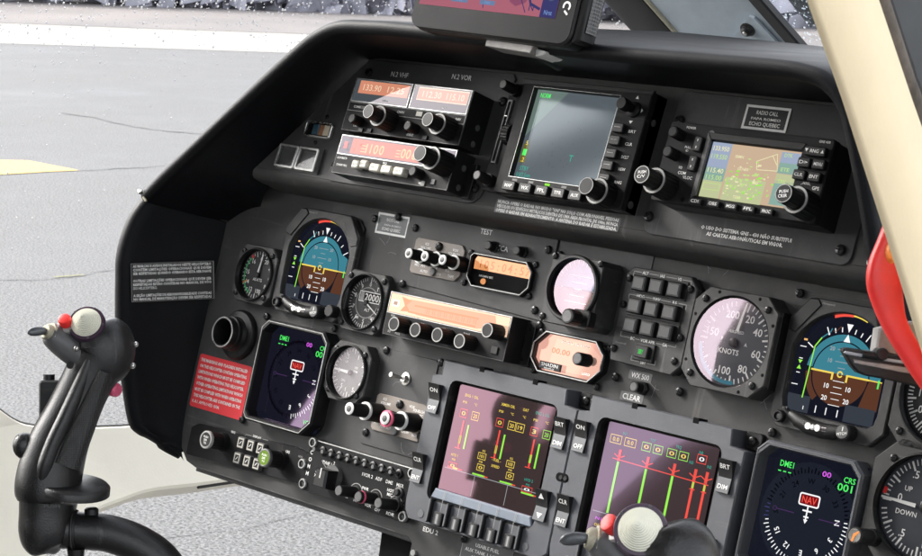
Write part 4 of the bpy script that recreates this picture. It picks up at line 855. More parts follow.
for i in range(28): b.rect(-30+2.6*i, 9, .7, 5, 26.38, LAMBD if i % 3 else LAMB)
t.put(b, 'display')
b = t.mb(False); b.flat([(-79, 1.2), (79, 1.2), (79, 19.8), (-79, 19.8)], 27, GLWARM); t.put(b, 'display_glass')
b = t.mb(False)
for s, x, y in (('VOL', -71, -2), ('SQ', -72, -17.5), ('PULL', -60, -18), ('ADF', -31, -4), ('BFO', -1, -4), ('TONE', 29, -4)): b.text(s, x, y, 2.2, 26.1, INKD)
t.put(b, 'lettering')
for x, y in ((-50, -9.5), (-20.5, -10.5), (9, -10.5), (38.5, -11.5), (69.5, 4)): knob(t, x, y, 26, *K_R, absu=False)
b = t.mb(False); b.box(68, -13, 8, 7, 26, 27.4, BLACK, .4); t.put(b, 'button')
screws(t, [(86, 13), (84, -16)], 2, 3, False); b = t.mb(False); b.box(86.5, -1, 11, 42, 0, 4, BLACK, .5); t.put(b, 'mounting_tab')
# octagonal fuel flow meter
t = Thing('fuel_flow_meter', 'octagonal fuel computer with a pink glowing face and a single black knob', 'fuel meter', 'M', 111, -37.5)
o = cutr(0, 0, 86, 40, (12, 13, 12, 13)); b = t.mb(False); b.prism(inset(o, .5), 0, 2.6, BLACK, .3); b.ring(o, inset(o, 3), 0, 9, BLACK, 1, 3, 1.5, (0, 0)); t.put(b, 'bezel')
b = t.mb(False); b.ring(inset(o, 1), inset(o, 2), 8.8, 9.5, WORN, .1, 8.5, .1, (0, 0)); t.put(b, 'rim')
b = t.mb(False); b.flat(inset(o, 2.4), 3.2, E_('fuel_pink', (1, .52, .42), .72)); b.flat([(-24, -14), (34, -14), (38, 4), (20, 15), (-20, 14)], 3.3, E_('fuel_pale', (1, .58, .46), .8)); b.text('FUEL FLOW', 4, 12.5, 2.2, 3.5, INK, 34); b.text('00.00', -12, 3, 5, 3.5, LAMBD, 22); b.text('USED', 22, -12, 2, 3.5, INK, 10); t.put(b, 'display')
b = t.mb(False); b.box(-18, -12.2, 26, 7, 6, 8, BLACK, .6); b.text('SHADIN', -18, -11.3, 3.2, 8.1, WHITE, 20); b.text('MINIFLO', -18, -14.6, 1.6, 8.1, INK, 12); t.put(b, 'nameplate')
b = t.mb(False); b.flat(inset(o, 2.8), 7, GLWARM); t.put(b, 'display_glass')
b = t.mb(False); b.tube([(29, .5, 5), (29, .5, 13)], 4, WORN, 16); b.lathe([(6, 13), (6, 28), (5.4, 29)], KNOB, (29, .5), 24); b.lathe([(5, 29), (4.6, 29.4)], CAPG, (29, .5), 20); t.put(b, 'knob')
screws(t, [(-41, 17), (41, 15), (-41, -19), (36, -21)], 1, 3.4, False)
# autopilot mode selector
t = Thing('autopilot_panel', 'autopilot mode panel with three rows of dark square buttons and one green-lit button', 'autopilot panel', 'M', 201, 10)
o = [(-37, -42), (33, -45), (43, -33), (40, 36), (31, 44), (-33, 46), (-37, 38), (-36, 0)]; o = [(-36, -42), (32, -44), (42, -34), (42, 34), (33, 44), (-31, 44), (-38, 37), (-38, -36)]
b = t.mb(False); b.prism(inset(o, 1), 0, 8, BLACK, .5); b.prism(o, 7, 14, BEZ, 1); t.put(b, 'case')
b = t.mb(False); zz = 14.1
def brk(x0, x1, y, dn, words):
    b.line(x0, y, x1, y, .6, zz, INKD); b.line(x0, y, x0, y+dn, .6, zz, INKD); b.line(x1, y, x1, y+dn, .6, zz, INKD)
    for s, x in words: b.rect(x, y, len(s)*2.5+1, 3, zz+.05, BEZ); b.text(s, x, y, 2.7, zz+.1, INK)
brk(-30, 34, 40, -4, (('ALT', -17), ('IAS', 2), ('VS', 21))); brk(-30, 34, 19, -4, (('HDG', -17), ('NAV', 1), ('ILS', 21))); brk(-30, 32, -19, 4, (('BC', -16), ('VOR APR', 1), ('GA', 20))); brk(-13, 14, -38, 4, (('SBY', 1),))
b.text('Honeywell', -28, -25, 1.8, zz, INKD, 12); t.put(b, 'lettering')
KEYTOP = mat('key_cap_dark', (.020, .021, .023), .4)
for y in (30, 9.5, -8):
    b = t.mb(False); b.box(2, y, 60, 17, 13.5, 15.2, BLACK, .4); t.put(b, 'button_frame')
    for x in (-17.5, 1.5, 21.5):
        b = t.mb(False); b.off = (x, y, 0); b.prism(rr(x, y, 15.5, 14, 1, 2), 14, 21, BLACK, 1.3); b.prism(rr(x, y, 11.5, 10, .8, 2), 20.6, 21.4, KEYTOP, .4); b.build('button', t.root, (x, y, 0))
b = t.mb(False); b.box(1, -29, 22, 16, 13.5, 17, BLACK, .6); b.prism(rr(1, -29, 14, 11, 1, 2), 17, 21, BLACK, .8); b.text('SBY', 1, -29, 4, 21.1, LGREEN, 5.5); t.put(b, 'lit_button')
screws(t, [(-33, 33), (35, 33), (-34, 9), (35, -10), (-34, -31), (34, -31)], 14, 3.4, False)
# communication panel
t = Thing('communication_panel', 'communication panel with a row of ten small toggles, lettered COMM up its left edge', 'communication panel', 'M', -119, -202)
b = t.mb(False); b.prism(cutr(0, 0, 152, 53, 4), 0, 7, BLACK, .6, RADIO); b.line(-70, 26, 74, 26, 1, 7.1, WORN); t.put(b, 'case')
b = t.mb(False); zz = 7.15
for i, s in enumerate('COMM'): b.text(s, -71, 13-7.2*i, 4, zz, INK)
for s, x, y, h in (('TVHF 1', -46, 7, 3.2), ('2', -36, 9, 3), ('XMT', -56, -8, 3), ('1VOR 2', 13, 7, 3.4), ('ADF', 29, 7, 3.4), ('DME', 44, 7, 3.4), ('MKR', 59, 7, 3.4), ('PWR', 14, -6, 3), ('HOT', 48, -.5, 3), ('MIC', 48, -4.6, 3), ('ICS', -10, -19, 3), ('MIXR', 6, -20, 2.8), ('VOX', 22, -21, 3), ('OFF', 36, -22.5, 3), ('RCVR', 54, -22.5, 3), ('INT', 67, -11, 2.4)): b.text(s, x, y, h, zz, INK)
b.line(-54, 8, -46, 2, .7, zz, INKD); b.line(-46, 6, -38, 3, .7, zz, INKD); b.line(-60, -4, -52, -10, .7, zz, INKD); t.put(b, 'lettering')
for i in range(10): inst('toggle', 'comm_toggle', lambda q: (q.lathe([(4.6, 0), (4.4, 1.6), (3.2, 2.2)], BLACK, n=18), q.lathe([(2.4, 2), (2.2, 3)], DARK, n=12), q.tube([(0, 0, 2.4), (-.6, .4, 7), (-1, .6, 13)], [1.1, 1.5, 2.1], CAPG, 10)), t.root, -55+12.2*i, 17.6, 7)
b = t.mb(False); b.lathe([(13, 7), (12.5, 11)], CAPG, (-33, -5), 28); b.loft([[(-33+x, -7+y, zz) for x, y in p] for p, zz in (([(-9, -10), (9, -10), (9, 10), (-9, 10)], 10), ([(-9, -9), (9, -9), (8, 9), (-8, 9)], 24), ([(-7, -8), (7, -8), (6, 8), (-6, 8)], 26))], BLACK); b.rect(-33, -2, 1.2, 10, 26.1, INK); t.put(b, 'selector_knob')
for x in (2, 30, 58):
    b = t.mb(False); b.off = (x, -12.6, 0); b.lathe([(6.6, 7), (6.6, 9)], CAPG, (x, -12.6), 20); b.lathe([(6, 9), (5.6, 30), (5, 31)], KNOB, (x, -12.6), 24); b.lathe([(4.8, 31), (4.4, 31.5)], CAPG, (x, -12.6), 20); b.arc(x, -12.6, 8.6, 9.4, .3, 2.6, 7.2, INKD, 14)
    if x == 30: b.lathe([(6.3, 26), (6.2, 28.5)], PINKP, (x, -12.6), 24, False)
    b.build('knob', t.root, (x, -12.6, 0))
b = t.mb(False); b.lathe([(5.4, 7), (5.4, 9), (4.2, 9.4)], CAPG, (60, 0), 20); b.lathe([(3.6, 9), (3.6, 12), (2.8, 12.6)], BLACK, (60, 0), 16); t.put(b, 'jack')
b = t.mb(False); b.box(66, -13, 6, 11, 7, 8, DARK, .3); t.put(b, 'slide_switch')
def quarter(q): q.lathe([(5.2, 0), (5.2, 3), (4.6, 3.6), (3.6, 3.6), (3.4, 2)], WORN, n=24, cap=False); q.lathe([(3.4, 2), (3, 2.2)], BLACK, n=20); q.box(0, 0, 1.2, 4.6, 2, 2.6, CAPG, .1)
for x, y in ((-71, 23), (-80, -1), (-73, -20), (72, 22), (72, -21)): inst('quarter_turn_fastener', 'quarter_turn', quarter, t.root, x, y, 6, random.random())
# display control panel at the lower left
t = Thing('display_control_panel', 'long black control panel with six pale square keys at the lower left', 'control panel', 'M', -292, -209)
LIMECAP = emis('lit_key_lime', (.35, .55, .10), .16)
b = t.mb(False); b.prism([(-92, -22), (95, -15), (95, 18), (70, 20), (-82, 14), (-92, 8)], 0, 4, BLACK, .6, RADIO); t.put(b, 'case')
b = t.mb(False); b.text('DISPLAY', 14, 18.4, 2.2, 4.1, INK, 13); b.line(-4, 17.6, 5, 17.8, .5, 4.1, INKD); b.line(23, 18, 32, 18.2, .5, 4.1, INKD); b.line(-4, 17.6, -4, 15.6, .5, 4.1, INKD); b.text('BRG', -24, 16, 2.4, 4.1, INK); b.text('CRS', 64, 13, 2.6, 4.1, INK); b.text('HDG', 84, 12, 2, 4.1, INKD); t.put(b, 'lettering')
for x, green in ((-36, 0), (58, 1)):
    b = t.mb(False); b.off = (x, 3, 0); b.lathe([(10, 4), (9.6, 10)], BLACK, (x, 3), 24); b.prism(star(x, 3, 8.8, 20, .05), 10, 27, KNOB, .6); b.lathe([(9.6, 26), (9.4, 29), (8, 29.4), (7.4, 29)], INKD if not green else CAPG, (x, 3), 28, False); b.lathe([(7.6, 29), (7.4, 29.3)], BLACK if not green else LIMECAP, (x, 3), 24)
    for k, s in enumerate(('PUSH', 'DIR', 'TO')): b.text(s, x, 6-3.2*k, 2.2, 29.5, INK)
    b.build('knob', t.root, (x, 3, 0))
for r, y in ((0, 8.2), (1, -8.4)):
    for k in range(3):
        x = -4+15.5*k-r*.6; b = t.mb(False); b.off = (x, y, 0); b.prism(rr(x, y, 11, 12, 1, 2), 4, 9, CAPG, .8); b.frame(x, y, 9, 10, 1.5, 9.1, CREAM); b.rect(x, y, 5.5, 6.4, 9.12, BLACK); b.line(x-1.5, y-1.8, x+1.5, y+1.8, .7, 9.2, INK); b.build('button', t.root, (x, y, 0))
# white bracket under the panel
t = Thing('bracket', 'small cream bracket with a bolt under the panel edge, left of the usable fuel placard', 'bracket', 'M', -26, -254, -8)
b = t.mb(False); b.prism([(-9, -26), (5, -30), (10, -6), (8, 10), (-4, 12), (-9, 6)], 0, 4, CREAM, .6); t.put(b, 'plate'); b = t.mb(False); b.lathe([(6, 4), (6, 6), (4, 6.4)], OLIVE, (-3, 0), 20); b.lathe([(3.4, 6), (3, 11)], WORN, (-3, 0), 12); t.put(b, 'bolt')

# ------------------------------------------------------------------ radio panel equipment
t = Thing('navcom_radio', 'upper left radio with two salmon display windows and two big knurled knobs', 'radio', 'U', -93.5, -21, 2)
radio_box(t, 161, 54, 30); zz = 30
b = t.mb(False)
for x0, x1 in ((-79, 0), (2.5, 79)):
    c = (x0+x1)/2; w = x1-x0; b.frame(c, 15, w, 24, 1.0, zz+.2, WORN); b.rect(c, 15, w-2.4, 21.8, zz+.1, LGREYL); b.rect(c+2, 18.5, w-10, 13, zz+.25, LAMB if x0 < 0 else LAMBL); b.rect(c+2, 18.5, w-11, 11, zz+.27, LAMB)
    b.text('133.90' if x0 < 0 else '112.30', c-14 if x0 < 0 else c-12, 18.5, 6.2, zz+.32, LAMBL, 25); b.text('12.25' if x0 < 0 else '115.10', c+19, 18.5, 6.2, zz+.32, LAMBL, 23); b.text('COMM' if x0 < 0 else 'NAV', c+8, 7.2, 1.8, zz+.3, INK)
t.put(b, 'display')
b = t.mb(False)
for x0, x1 in ((-79, -.5), (3, 79)): b.flat([(x0, 4), (x1, 4), (x1, 26), (x0, 26)], zz+1, GLDIAL)
t.put(b, 'display_glass')
b = t.mb(False); b.frame(0, -2, 159, 9, .6, zz+.15, INKD); b.rect(-60, -2, 10, 3, zz+.2, CAPG); b.text('COMM', -67, -2, 2.2, zz+.2, INK); b.text('CHAN', -6, -2, 2.4, zz+.2, INK); b.text('NAV', 71, -2, 2.4, zz+.2, INK); b.text('OFF', -62, -21, 2.2, zz+.2, INK); b.text('IDENT', 15, -23, 2.2, zz+.2, INK); b.rect(-51, -2, 7, 4.4, zz+.22, CREAM); b.rect(19, -1.5, 8, 4.6, zz+.22, CREAM); t.put(b, 'lettering')
knob(t, -16, -12.5, zz, *K_D, absu=False); knob(t, 64, -13, zz, *K_D, absu=False)
knob(t, -56, -17, zz, *K_S, absu=False); knob(t, 21, -17, zz, *K_S, absu=False)
for x, y in ((-52, -25), (-40, -24), (36, -24)): b = t.mb(False); b.off = (x, y, 0); b.box(x, y, 6, 4, zz, zz+1.6, BLACK, .3); b.build('button', t.root, (x, y, 0))
b = t.mb(False); b.lathe([(1.6, zz), (1.5, zz+.3)], DARK, (10, -21), 12); t.put(b, 'photo_cell')
for z_, y in ((12, -4), (12, -20)):
    b = t.mb(False); b.M = Matrix.Translation((80.5, y, z_)) @ Matrix.Rotation(PI/2, 4, 'Y'); b.lathe([(3, 0), (3, .6), (1.4, .8)], CAPG, (0, 0), 14); t.put(b, 'side_screw')
t = Thing('adf_receiver', 'lower left radio with one wide orange display and five cream push keys', 'radio', 'U', -95, -71, 2)
radio_box(t, 159, 40, 26); zz = 26
b = t.mb(False); b.frame(0, 9.5, 158, 20, 1, zz+.2, WORN); b.rect(0, 9.5, 156, 18, zz+.1, E_('lcd_slate', (.10, .11, .17), .4)); b.rect(-14, 9.5, 96, 15.5, zz+.25, LORNG); b.rect(-70, 9.5, 5, 7, zz+.25, LRED)
for s, x in (('1', -40), ('1', -34), ('0', -27), ('0', -19), ('0', 11), ('0', 18), ('6', 26)): b.text(s, x, 9, 9.5, zz+.32, LORNL)
for x, y, w, h in ((-52, 12, 9, 3), (-52, 6, 10, 4), (-5, 14, 10, 3), (-4, 5, 13, 4), (-57, 9, 2, 10), (31, 13, 5, 3)): b.rect(x, y, w, h, zz+.3, E_('lcd_dark_orange', (.80, .16, .06), .7))
for k in range(3): b.rect(-44, 5+3*k, 7, .8, zz+.34, LORNL); b.rect(4, 5+3*k, 6, .8, zz+.34, LORNL)
t.put(b, 'display'); b = t.mb(False); b.rect(0, 9.5, 155, 17.5, zz+1, GLDIAL); t.put(b, 'display_glass')
b = t.mb(False); b.text('ADF/RECV', -70, -4, 2.2, zz+.1, INK); b.text('STANDBY FREQ', -68, -11, 1.9, zz+.1, INK, 15); b.text('FRQ', -10, -3, 2, zz+.1, INK); b.text('VOL', 44, -17, 2, zz+.1, INK); t.put(b, 'lettering')
for i, (x, s, y) in enumerate(((-42, 'ADF', -9.5), (-31, 'BFO', -8.2), (-15, 'FRQ', -10), (1, 'FLT', -10), (18, 'SET', -10))):
    b = t.mb(False); b.off = (x, y, 0); b.prism(rr(x, y, 14 if i > 1 else 10, 8, 2, 3), zz, zz+8, CREAM, 1.2); b.text(s, x, y, 2.4, zz+8.1, CAPG, 7); b.build('button', t.root, (x, y, 0))
knob(t, 70, 4, zz, 'knob_large_dual', knob_fn(12, 22, 8, 16, ringm=INKD), absu=False); knob(t, 42, -9, zz, *K_S, absu=False)
for x, y in ((48, -17), (60, -14)): b = t.mb(False); b.off = (x, y, 0); b.box(x, y, 5, 5, zz, zz+1.2, CAPG, .2); b.build('button', t.root, (x, y, 0))
for z_, y in ((12, 6), (12, -13)):
    b = t.mb(False); b.M = Matrix.Translation((79.5, y, z_)) @ Matrix.Rotation(PI/2, 4, 'Y'); b.lathe([(3, 0), (3, .6), (1.4, .8)], CAPG, (0, 0), 14); t.put(b, 'side_screw')
b = t.mb(False); b.box(84, -4, 9, 34, 0, 5, BLACK, .5); t.put(b, 'mounting_tab')
# weather radar display
t = Thing('radar_display', 'wide radar display with a grey screen and five keys down its right side', 'radar display', 'U', 112, -30, 0)
b = t.mb(False); b.prism([(-76, -54), (74, -52), (74, 55), (-76, 54)], 0, 14.4, BLACK, .3); b.ring([(-76, -54), (74, -52), (74, 55), (-76, 54)], [(-63, -37), (-63, 48), (40, 48), (38, -37)], 0, 22, RADIO, 1, 14, 1.2, (-12, 5), BLACK); t.put(b, 'case')
b = t.mb(False); b.frame(-11.5, 5.5, 103, 86.5, .5, 22.1, WORN); t.put(b, 'rim')
z = 15; b = t.mb(False); b.rect(-12, 5.5, 104, 86, z, LRADAR); b.flat([(-64, 48), (-26, 48), (-64, 2)], z+.05, E_('radar_teal_glare', (.12, .17, .15), 1))  # teal corner triangle is a sky reflection painted as emission
b.text('NORM', -52, 43, 4.4, z+.2, LGREEN, 12); b.rect(-58, -13, 7, 18, z+.1, E_('scale_olive', (.12, .11, .02), 1)); b.rect(-58, -12, 4.5, 6, z+.15, LGREEN); b.text('5', -58, -3, 4, z+.2, LYEL); b.text('.2', -58, -19, 4, z+.2, LYEL)
b.text('STBY', -53, -27, 4, z+.2, LCYAN, 11); b.text('0.0/2.5nm', -52, -33, 4, z+.2, LCYAN, 17); b.text('T', -2, -12, 6, z+.2, LCYAN)
rd = random.Random(3)
for i in range(46):                                       # ground returns
    x, y = (rd.gauss(-24, 9), rd.gauss(-14, 8)) if i < 30 else (rd.uniform(-45, 36), rd.uniform(-30, 42)); b.flat(circ(x, y, rd.uniform(.3, .9), 6), z+.1, LGREYL)
t.put(b, 'display'); b = t.mb(False); b.rect(-12, 5.5, 103, 86, 18.2, glass('radar_glass', (.86, .95, 1), .02, .10, rv=.15)); t.put(b, 'display_glass')
for i, (y, s) in enumerate(((18.5, 'BRT'), (7, 'CLR'), (-5, 'DCLT'), (-16, 'VIEW'), (-28, 'RNG'))):
    key(t, 50, y, 21, 12, 8.6, 6, BLACK, None, absu=False); b = t.mb(False); b.rect(50, y+.5, 7, .7, 27.2, INKD); b.text(s, 63.5, y-1, 2.6, 22.1, INK, 8); b.lathe([(.8, 22), (.8, 22.2)], DARK, (42, y), 8); t.put(b, 'key_mark')
b = t.mb(False); b.tube([(59, 37, 22), (59, 37, 34)], 4, KNOB, 16); b.lathe([(7.5, 21), (7, 24), (4, 26)], KNOB, (59, 37), 24); b.lathe([(5.6, 33), (5.8, 40), (5, 42)], KNOB, (59, 37), 20); t.put(b, 'joystick')
b = t.mb(False)
for p in ([(57, 47), (61, 47), (59, 50)], [(57, 27), (61, 27), (59, 24)], [(67, 39), (67, 35), (69, 37)]): b.flat(p, 22.2, INK)
t.put(b, 'arrow_marks')
for i, s in enumerate(('MAP', 'WX', 'FPL', 'TFR', 'AUX')): key(t, -55+19.8*i, -47, 21.5, 14.5, 9, 6, BLACK, s, 3.2, INK, False, tw=8.5)
b = t.mb(False)
for i in range(5): b.rect(-54+19.8*i, -40.3, 6, 2.2, 22.2, LLIME if i == 2 else CAPG)
t.put(b, 'status_lamp')
knob(t, 55, -42, 22, 'knob_cursor', knob_fn(12.5, 14, 8, 16, ringm=INKD), absu=False)
b = t.mb(False); b.prism([(-102, -51), (-77, -53), (-77, 53), (-100, 52)], 0, 12, BLACK, 1, RADIO); t.put(b, 'card_bay')
b = t.mb(False); b.box(-94, 5, 6, 62, 12, 14, CAPG, .4); b.box(-94, 5, 3, 58, 13.8, 14.3, DARK, .1); b.rect(-94, 20, 3.4, 1, 14.4, WORN); t.put(b, 'card_slot')
b = t.mb(False); b.M = Matrix.Translation((-84, 3, 12)) @ Matrix.Rotation(PI/2, 4, 'Y'); b.prism(star(0, 0, 10, 24, .05), -4, 4, KNOB, .6, None, True); t.put(b, 'thumb_wheel')
for y in (45, -43): b = t.mb(False); b.off = (-91, y, 0); b.lathe([(6, 12), (6, 18)], KNOB, (-91, y), 20); b.lathe([(5, 18), (4.8, 32), (4.2, 33)], KNOB, (-91, y), 20); b.lathe([(3.8, 33), (3.6, 33.3)], CAPG, (-91, y), 16); b.build('knob', t.root, (-91, y, 0))
b = t.mb(False); b.M = Matrix.Translation((74, 30, 10)) @ Matrix.Rotation(PI/2, 4, 'Y'); b.lathe([(3.2, 0), (3.2, .7), (2, .9)], CAPG, (0, 0), 14); t.put(b, 'side_screw'); b = t.mb(False); b.M = Matrix.Translation((74, -45, 10)) @ Matrix.Rotation(PI/2, 4, 'Y'); b.lathe([(3.4, 0), (3.4, .7), (2, .9)], CAPG, (0, 0), 14); t.put(b, 'side_screw')
b = t.mb(False); b.prism([(-76, 50), (74, 52), (76, 56), (-78, 55)], 20, 22.5, BLACK, .5); t.put(b, 'hood_strip')
# gps navigator
t = Thing('gps_navigator', 'gps navigator with a colour moving map and large knurled knobs at both ends', 'gps navigator', 'U', 308, -37.5, 2)
b = t.mb(False); b.prism(rr(0, 0, 164, 69, 2, 2), 0, 30, BLACK, 1); b.ring(rr(0, 0, 165, 70, 2, 2), [(-36, -26), (-36, 22), (53, 22), (53, -26)], 26, 34, RADIO, 1.2, 30, 2, (9, -2), BLACK); t.put(b, 'case')
b = t.mb(False); b.prism([(-41, -29), (-36.4, -26), (-36.4, 23), (-41, 29)], 33, 35.2, CAPG, .4); b.prism([(-41, 29), (-36.4, 23), (53.4, 23), (57, 29)], 33, 34.6, BLACK, .4); t.put(b, 'screen_surround')
z = 31; b = t.mb(False); b.off = (4, 2, 0); b.rect(13, .5, 92, 48, z, LMAP)
for x, y, w, h, m in ((-22, 13, 20, 22, LMAPB), (-22, -3, 20, 12, LMAPT), (-22, -16, 20, 15, LMAPG), (48, 18, 20, 9, LMAPB), (48, 9, 20, 9, LMAPT), (48, 0, 20, 8, LMAPG), (48, -12, 20, 20, LMAPT), (10, -14, 40, 20, LMAPG)): b.rect(x, y, w, h, z+.05, m)
for s, x, y, h in (('133.950', -22, 19, 4), ('119.550', -22, 12, 4), ('115.40', -22, 0, 4), ('115.00', -22, -6, 4)): b.text(s, x, y, h, z+.2, LMAPL if y not in (0, 19) else LMAPY, 16)
for s, y in (('DTK', 20), ('ETE', 8), ('TRK', -2)): b.text(s, 45, y, 3, z+.2, LMAPL, 8)
rd = random.Random(11)
for i in range(120):
    x, y = rd.gauss(13, 14), rd.gauss(-8, 8)
    if -11 < x < 37 and -23 < y < 20: b.rect(x, y, rd.uniform(.8, 3.4), rd.uniform(.7, 1.6), z+.1+.0005*i, rd.choice((LMAPL, LMAPL, LMAPY, LLIME)))
for p, q in (((16, 12), (34, 20)), ((34, 20), (38, 6)), ((38, 6), (18, 5)), ((18, 5), (16, 12)), ((30, 18), (36, 11))): b.line(*p, *q, .6, z+.25, LMAPY)
for s, x, y in (('GOVER', 5, 4), ('SBMN', -2, 14), ('SBSJ', 20, -6), ('TERR', 6, -20)): b.text(s, x, y, 2.4, z+.3, LMAPY)
b.frame(-22, -14, 17, 6, .5, z+.2, LMAPL); t.put(b, 'display'); b = t.mb(False); b.off = (4, 2, 0); b.rect(13, .5, 91, 48, 32.4, GLCLR); t.put(b, 'display_glass')
knob(t, -67.5, -22.5, 34, *K_GNS, absu=False); knob(t, 74, -22, 34, *K_GNS, absu=False)
for x in (74, -67.5):
    b = t.mb(False); b.text('PUSH', x, -20.5, 2.6, 72.6, INK, 8, rot=.2); b.text('CRSR' if x > 0 else 'C/V', x, -24.2, 2.6, 72.6, INK, 8, rot=.2); t.put(b, 'knob_lettering')
for y in (23, 5.5): knob(t, -68, y, 34, *K_S, absu=False)
for y in (17, 0): key(t, -46.5, y, 33.5, 7.6, 13, 5, BLACK, None, absu=False); b = t.mb(False); b.rect(-46.5, y+3, 1, 2, 38.7, INK); b.rect(-46.5, y-3, 1, 2, 38.7, INK); t.put(b, 'key_mark')
b = t.mb(False)
for s, x, y, h in (('POWER', -60, 31, 2), ('PULL', -58, 14, 2), ('ID', -58, 11, 2), ('SQ', -60, -4, 2), ('COM', -57, -8.5, 2.6), ('VLOC', -50, -12, 2.6), ('GPS', 76, -6.5, 2.8), ('GNS 430', 73, 32, 2), ('MSG', 66, -3.4, 2.2)): b.text(s, x, y, h, 34.1, INK)
b.arc(66, -8, 5, 5.7, .6, 2.6, 34.1, INKD, 12); t.put(b, 'lettering')
b = t.mb(False); b.prism(rr(69, 22.5, 20, 8, 1.6, 3), 33.5, 39, BLACK, .8); b.text('RNG', 69, 22.5, 2.8, 39.1, INK); b.flat([(75, 21.2), (78, 21.2), (76.5, 24)], 39.1, INK); b.flat([(60, 24), (63, 24), (61.5, 21.2)], 39.1, INK); t.put(b, 'button')
for x, y, s in ((61.5, 12.5, 'D>'), (75.5, 12.3, 'MENU'), (60, 2, 'CLR'), (74.5, 1.7, 'ENT')): key(t, x, y, 33.5, 11.5, 8, 5.5, BLACK, s, 2.7, INK, False, tw=8)
for x, s in ((-33, 'CDI'), (-14.5, 'OBS'), (3.5, 'MSG'), (21, 'FPL'), (39, 'PROC')): key(t, x, -31.5, 33.5, 12, 5.6, 5, BLACK, s, 2.6, INK, False, tw=8)
b = t.mb(False); b.lathe([(3, 34), (2.8, 34.4)], CAPG, (-38, 28), 16); b.lathe([(2.2, 34), (2, 34.2)], DARK, (-49, -31), 12); t.put(b, 'photo_cell')
# small annunciators at the left of the radio panel
t = Thing('annunciator_switch', 'small silver-framed switch with blue, brown and cream segments, left of the radios', 'switch', 'U', -238.5, -45, 0)
b = t.mb(False); b.ring(rr(0, 0, 40, 17, 3, 3), rr(0, 0, 36, 13, 2, 3), 0, 4, SILV, .7, 1, .5, (0, 0)); t.put(b, 'frame'); b = t.mb(False); b.rect(0, 0, 37, 14, 1.2, DARK); t.put(b, 'back')
for x, m, w, z_ in ((-4, mat('segment_blue', (.03, .075, .11), .35), 9, 3.4), (4.5, mat('segment_brown', (.26, .12, .06), .4), 7, 3), (12.5, mat('segment_cream', (.58, .50, .38), .4), 8, 3.6)): b = t.mb(False); b.box(x, 0, w, 11, 1, z_, m, .5); t.put(b, 'segment')
t = Thing('annunciator_lamps', 'pair of clear square lamps in a metal frame, left end of the radio panel', 'annunciator', 'U', -254.5, -77.5, 0)
b = t.mb(False); b.box(0, 0, 63, 27, 0, 2, CAPG, .4); t.put(b, 'base')
for x in (-15.5, 15.5):
    b = t.mb(False); b.ring(rr(x, 0, 30, 25, 1.5, 2), rr(x, 0, 24, 19, 1, 2), 1, 7, WORN, .8, 4, .6, (x, 0)); b.rect(x, 0, 25, 20, 3.6, mat('lamp_lens', (.085, .085, .085), .25)); b.frame(x, 0, 21, 16, .5, 3.8, CAPG); t.put(b, 'lamp')
b = t.mb(False); b.rect(0, 0, 56, 21, 6.2, GLCLR); t.put(b, 'lens')
t = Thing('switch_guard', 'thin bright switch guard at the right end of the radio panel', 'switch guard', 'U', 436, -78, 0)
b = t.mb(False); b.ring(rr(4, 0, 26, 30, 2, 2), rr(4, 0, 22, 26, 1, 2), 0, 5, SILV, .6, 0, .5, (4, 0)); b.rect(4, 0, 22, 26, .4, DARK); t.put(b, 'frame')
# ------------------------------------------------------------------ portable navigator on the hood
t = Thing('portable_navigator', 'black portable navigator with a pink chart screen, standing on top of the hood', 'navigator tablet', 'M', 76, 283, 165)
t.root.matrix_world = t.root.matrix_world @ Matrix.Rotation(math.radians(-1.6), 4, 'Z')
b = t.mb(False); b.prism(rr(1, 0, 194, 126, 13, 6), -26, -3, BLACK, 3, None, True); b.prism(rr(1, 0, 192, 124, 12, 6), -4, 0, BLACK, 1.2); t.put(b, 'case')
b = t.mb(False)
for z0, z1, rr_ in ((-30, -26, 6), ): pass
b.loft([[(97+6*math.cos(a)*k+o, y, -15+13*math.sin(a)) for a in [2*PI*i/20 for i in range(20)]] for y, k, o in ((-58, .5, 0), (-55, 1, 1), (0, 1.1, 2), (55, 1, 1), (58, .5, 0))], BLACK); t.put(b, 'end_cap')
b = t.mb(False); b.loft([[(97+6.5*math.cos(a)+2, y, -15+13.4*math.sin(a)) for a in [-.55+1.1*i/8 for i in range(9)]] for y in (-48, 0, 50)], GRILLE, closed=False); t.put(b, 'speaker_grille')
b = t.mb(False); b.prism(rr(0, 0, 190, 122, 11, 6), 0, .5, mat('tablet_glass', (.004, .004, .005), .3, var=.1, scale=30, rvar=.1, spec=.12), .1); t.put(b, 'front_glass')
z = .7; b = t.mb(False); b.rect(-7, 4, 164, 89, z, LPINK)
rd = random.Random(5)
for i in range(16): x = rd.uniform(-85, 60); y = rd.uniform(-34, 40); b.flat([(x+rd.uniform(4, 20)*math.cos(a), y+rd.uniform(3, 12)*math.sin(a)) for a in [2*PI*k/9 for k in range(9)]], z+.05+.001*i, LPINK2 if i % 2 else LPINK)
for p in (((-60, 48), (-40, 20), (-18, -8), (-10, -38)), ((-20, 48), (0, 10), (22, -12), (40, -38)), ((20, 48), (26, 14), (30, -22)), ((-85, 10), (-50, -4), (-10, 2), (30, -6), (60, 4))):
    for u, w in zip(p, p[1:]): b.line(*u, *w, .9, z+.1, LINDI)
for p, q in (((-85, -18), (-20, -24)), ((34, -10), (44, -30)), ((44, -30), (56, -34))): b.line(*p, *q, 2.4, z+.12, LINDI)
b.rect(66, 4, 18, 89, z+.15, LINDI); b.flat(circ(66, -20, 6, 20), z+.2, E_('chart_dusk', (.07, .09, .17), 1)); b.text('Nrst', 66, -36, 4, z+.25, LSKY, 9)
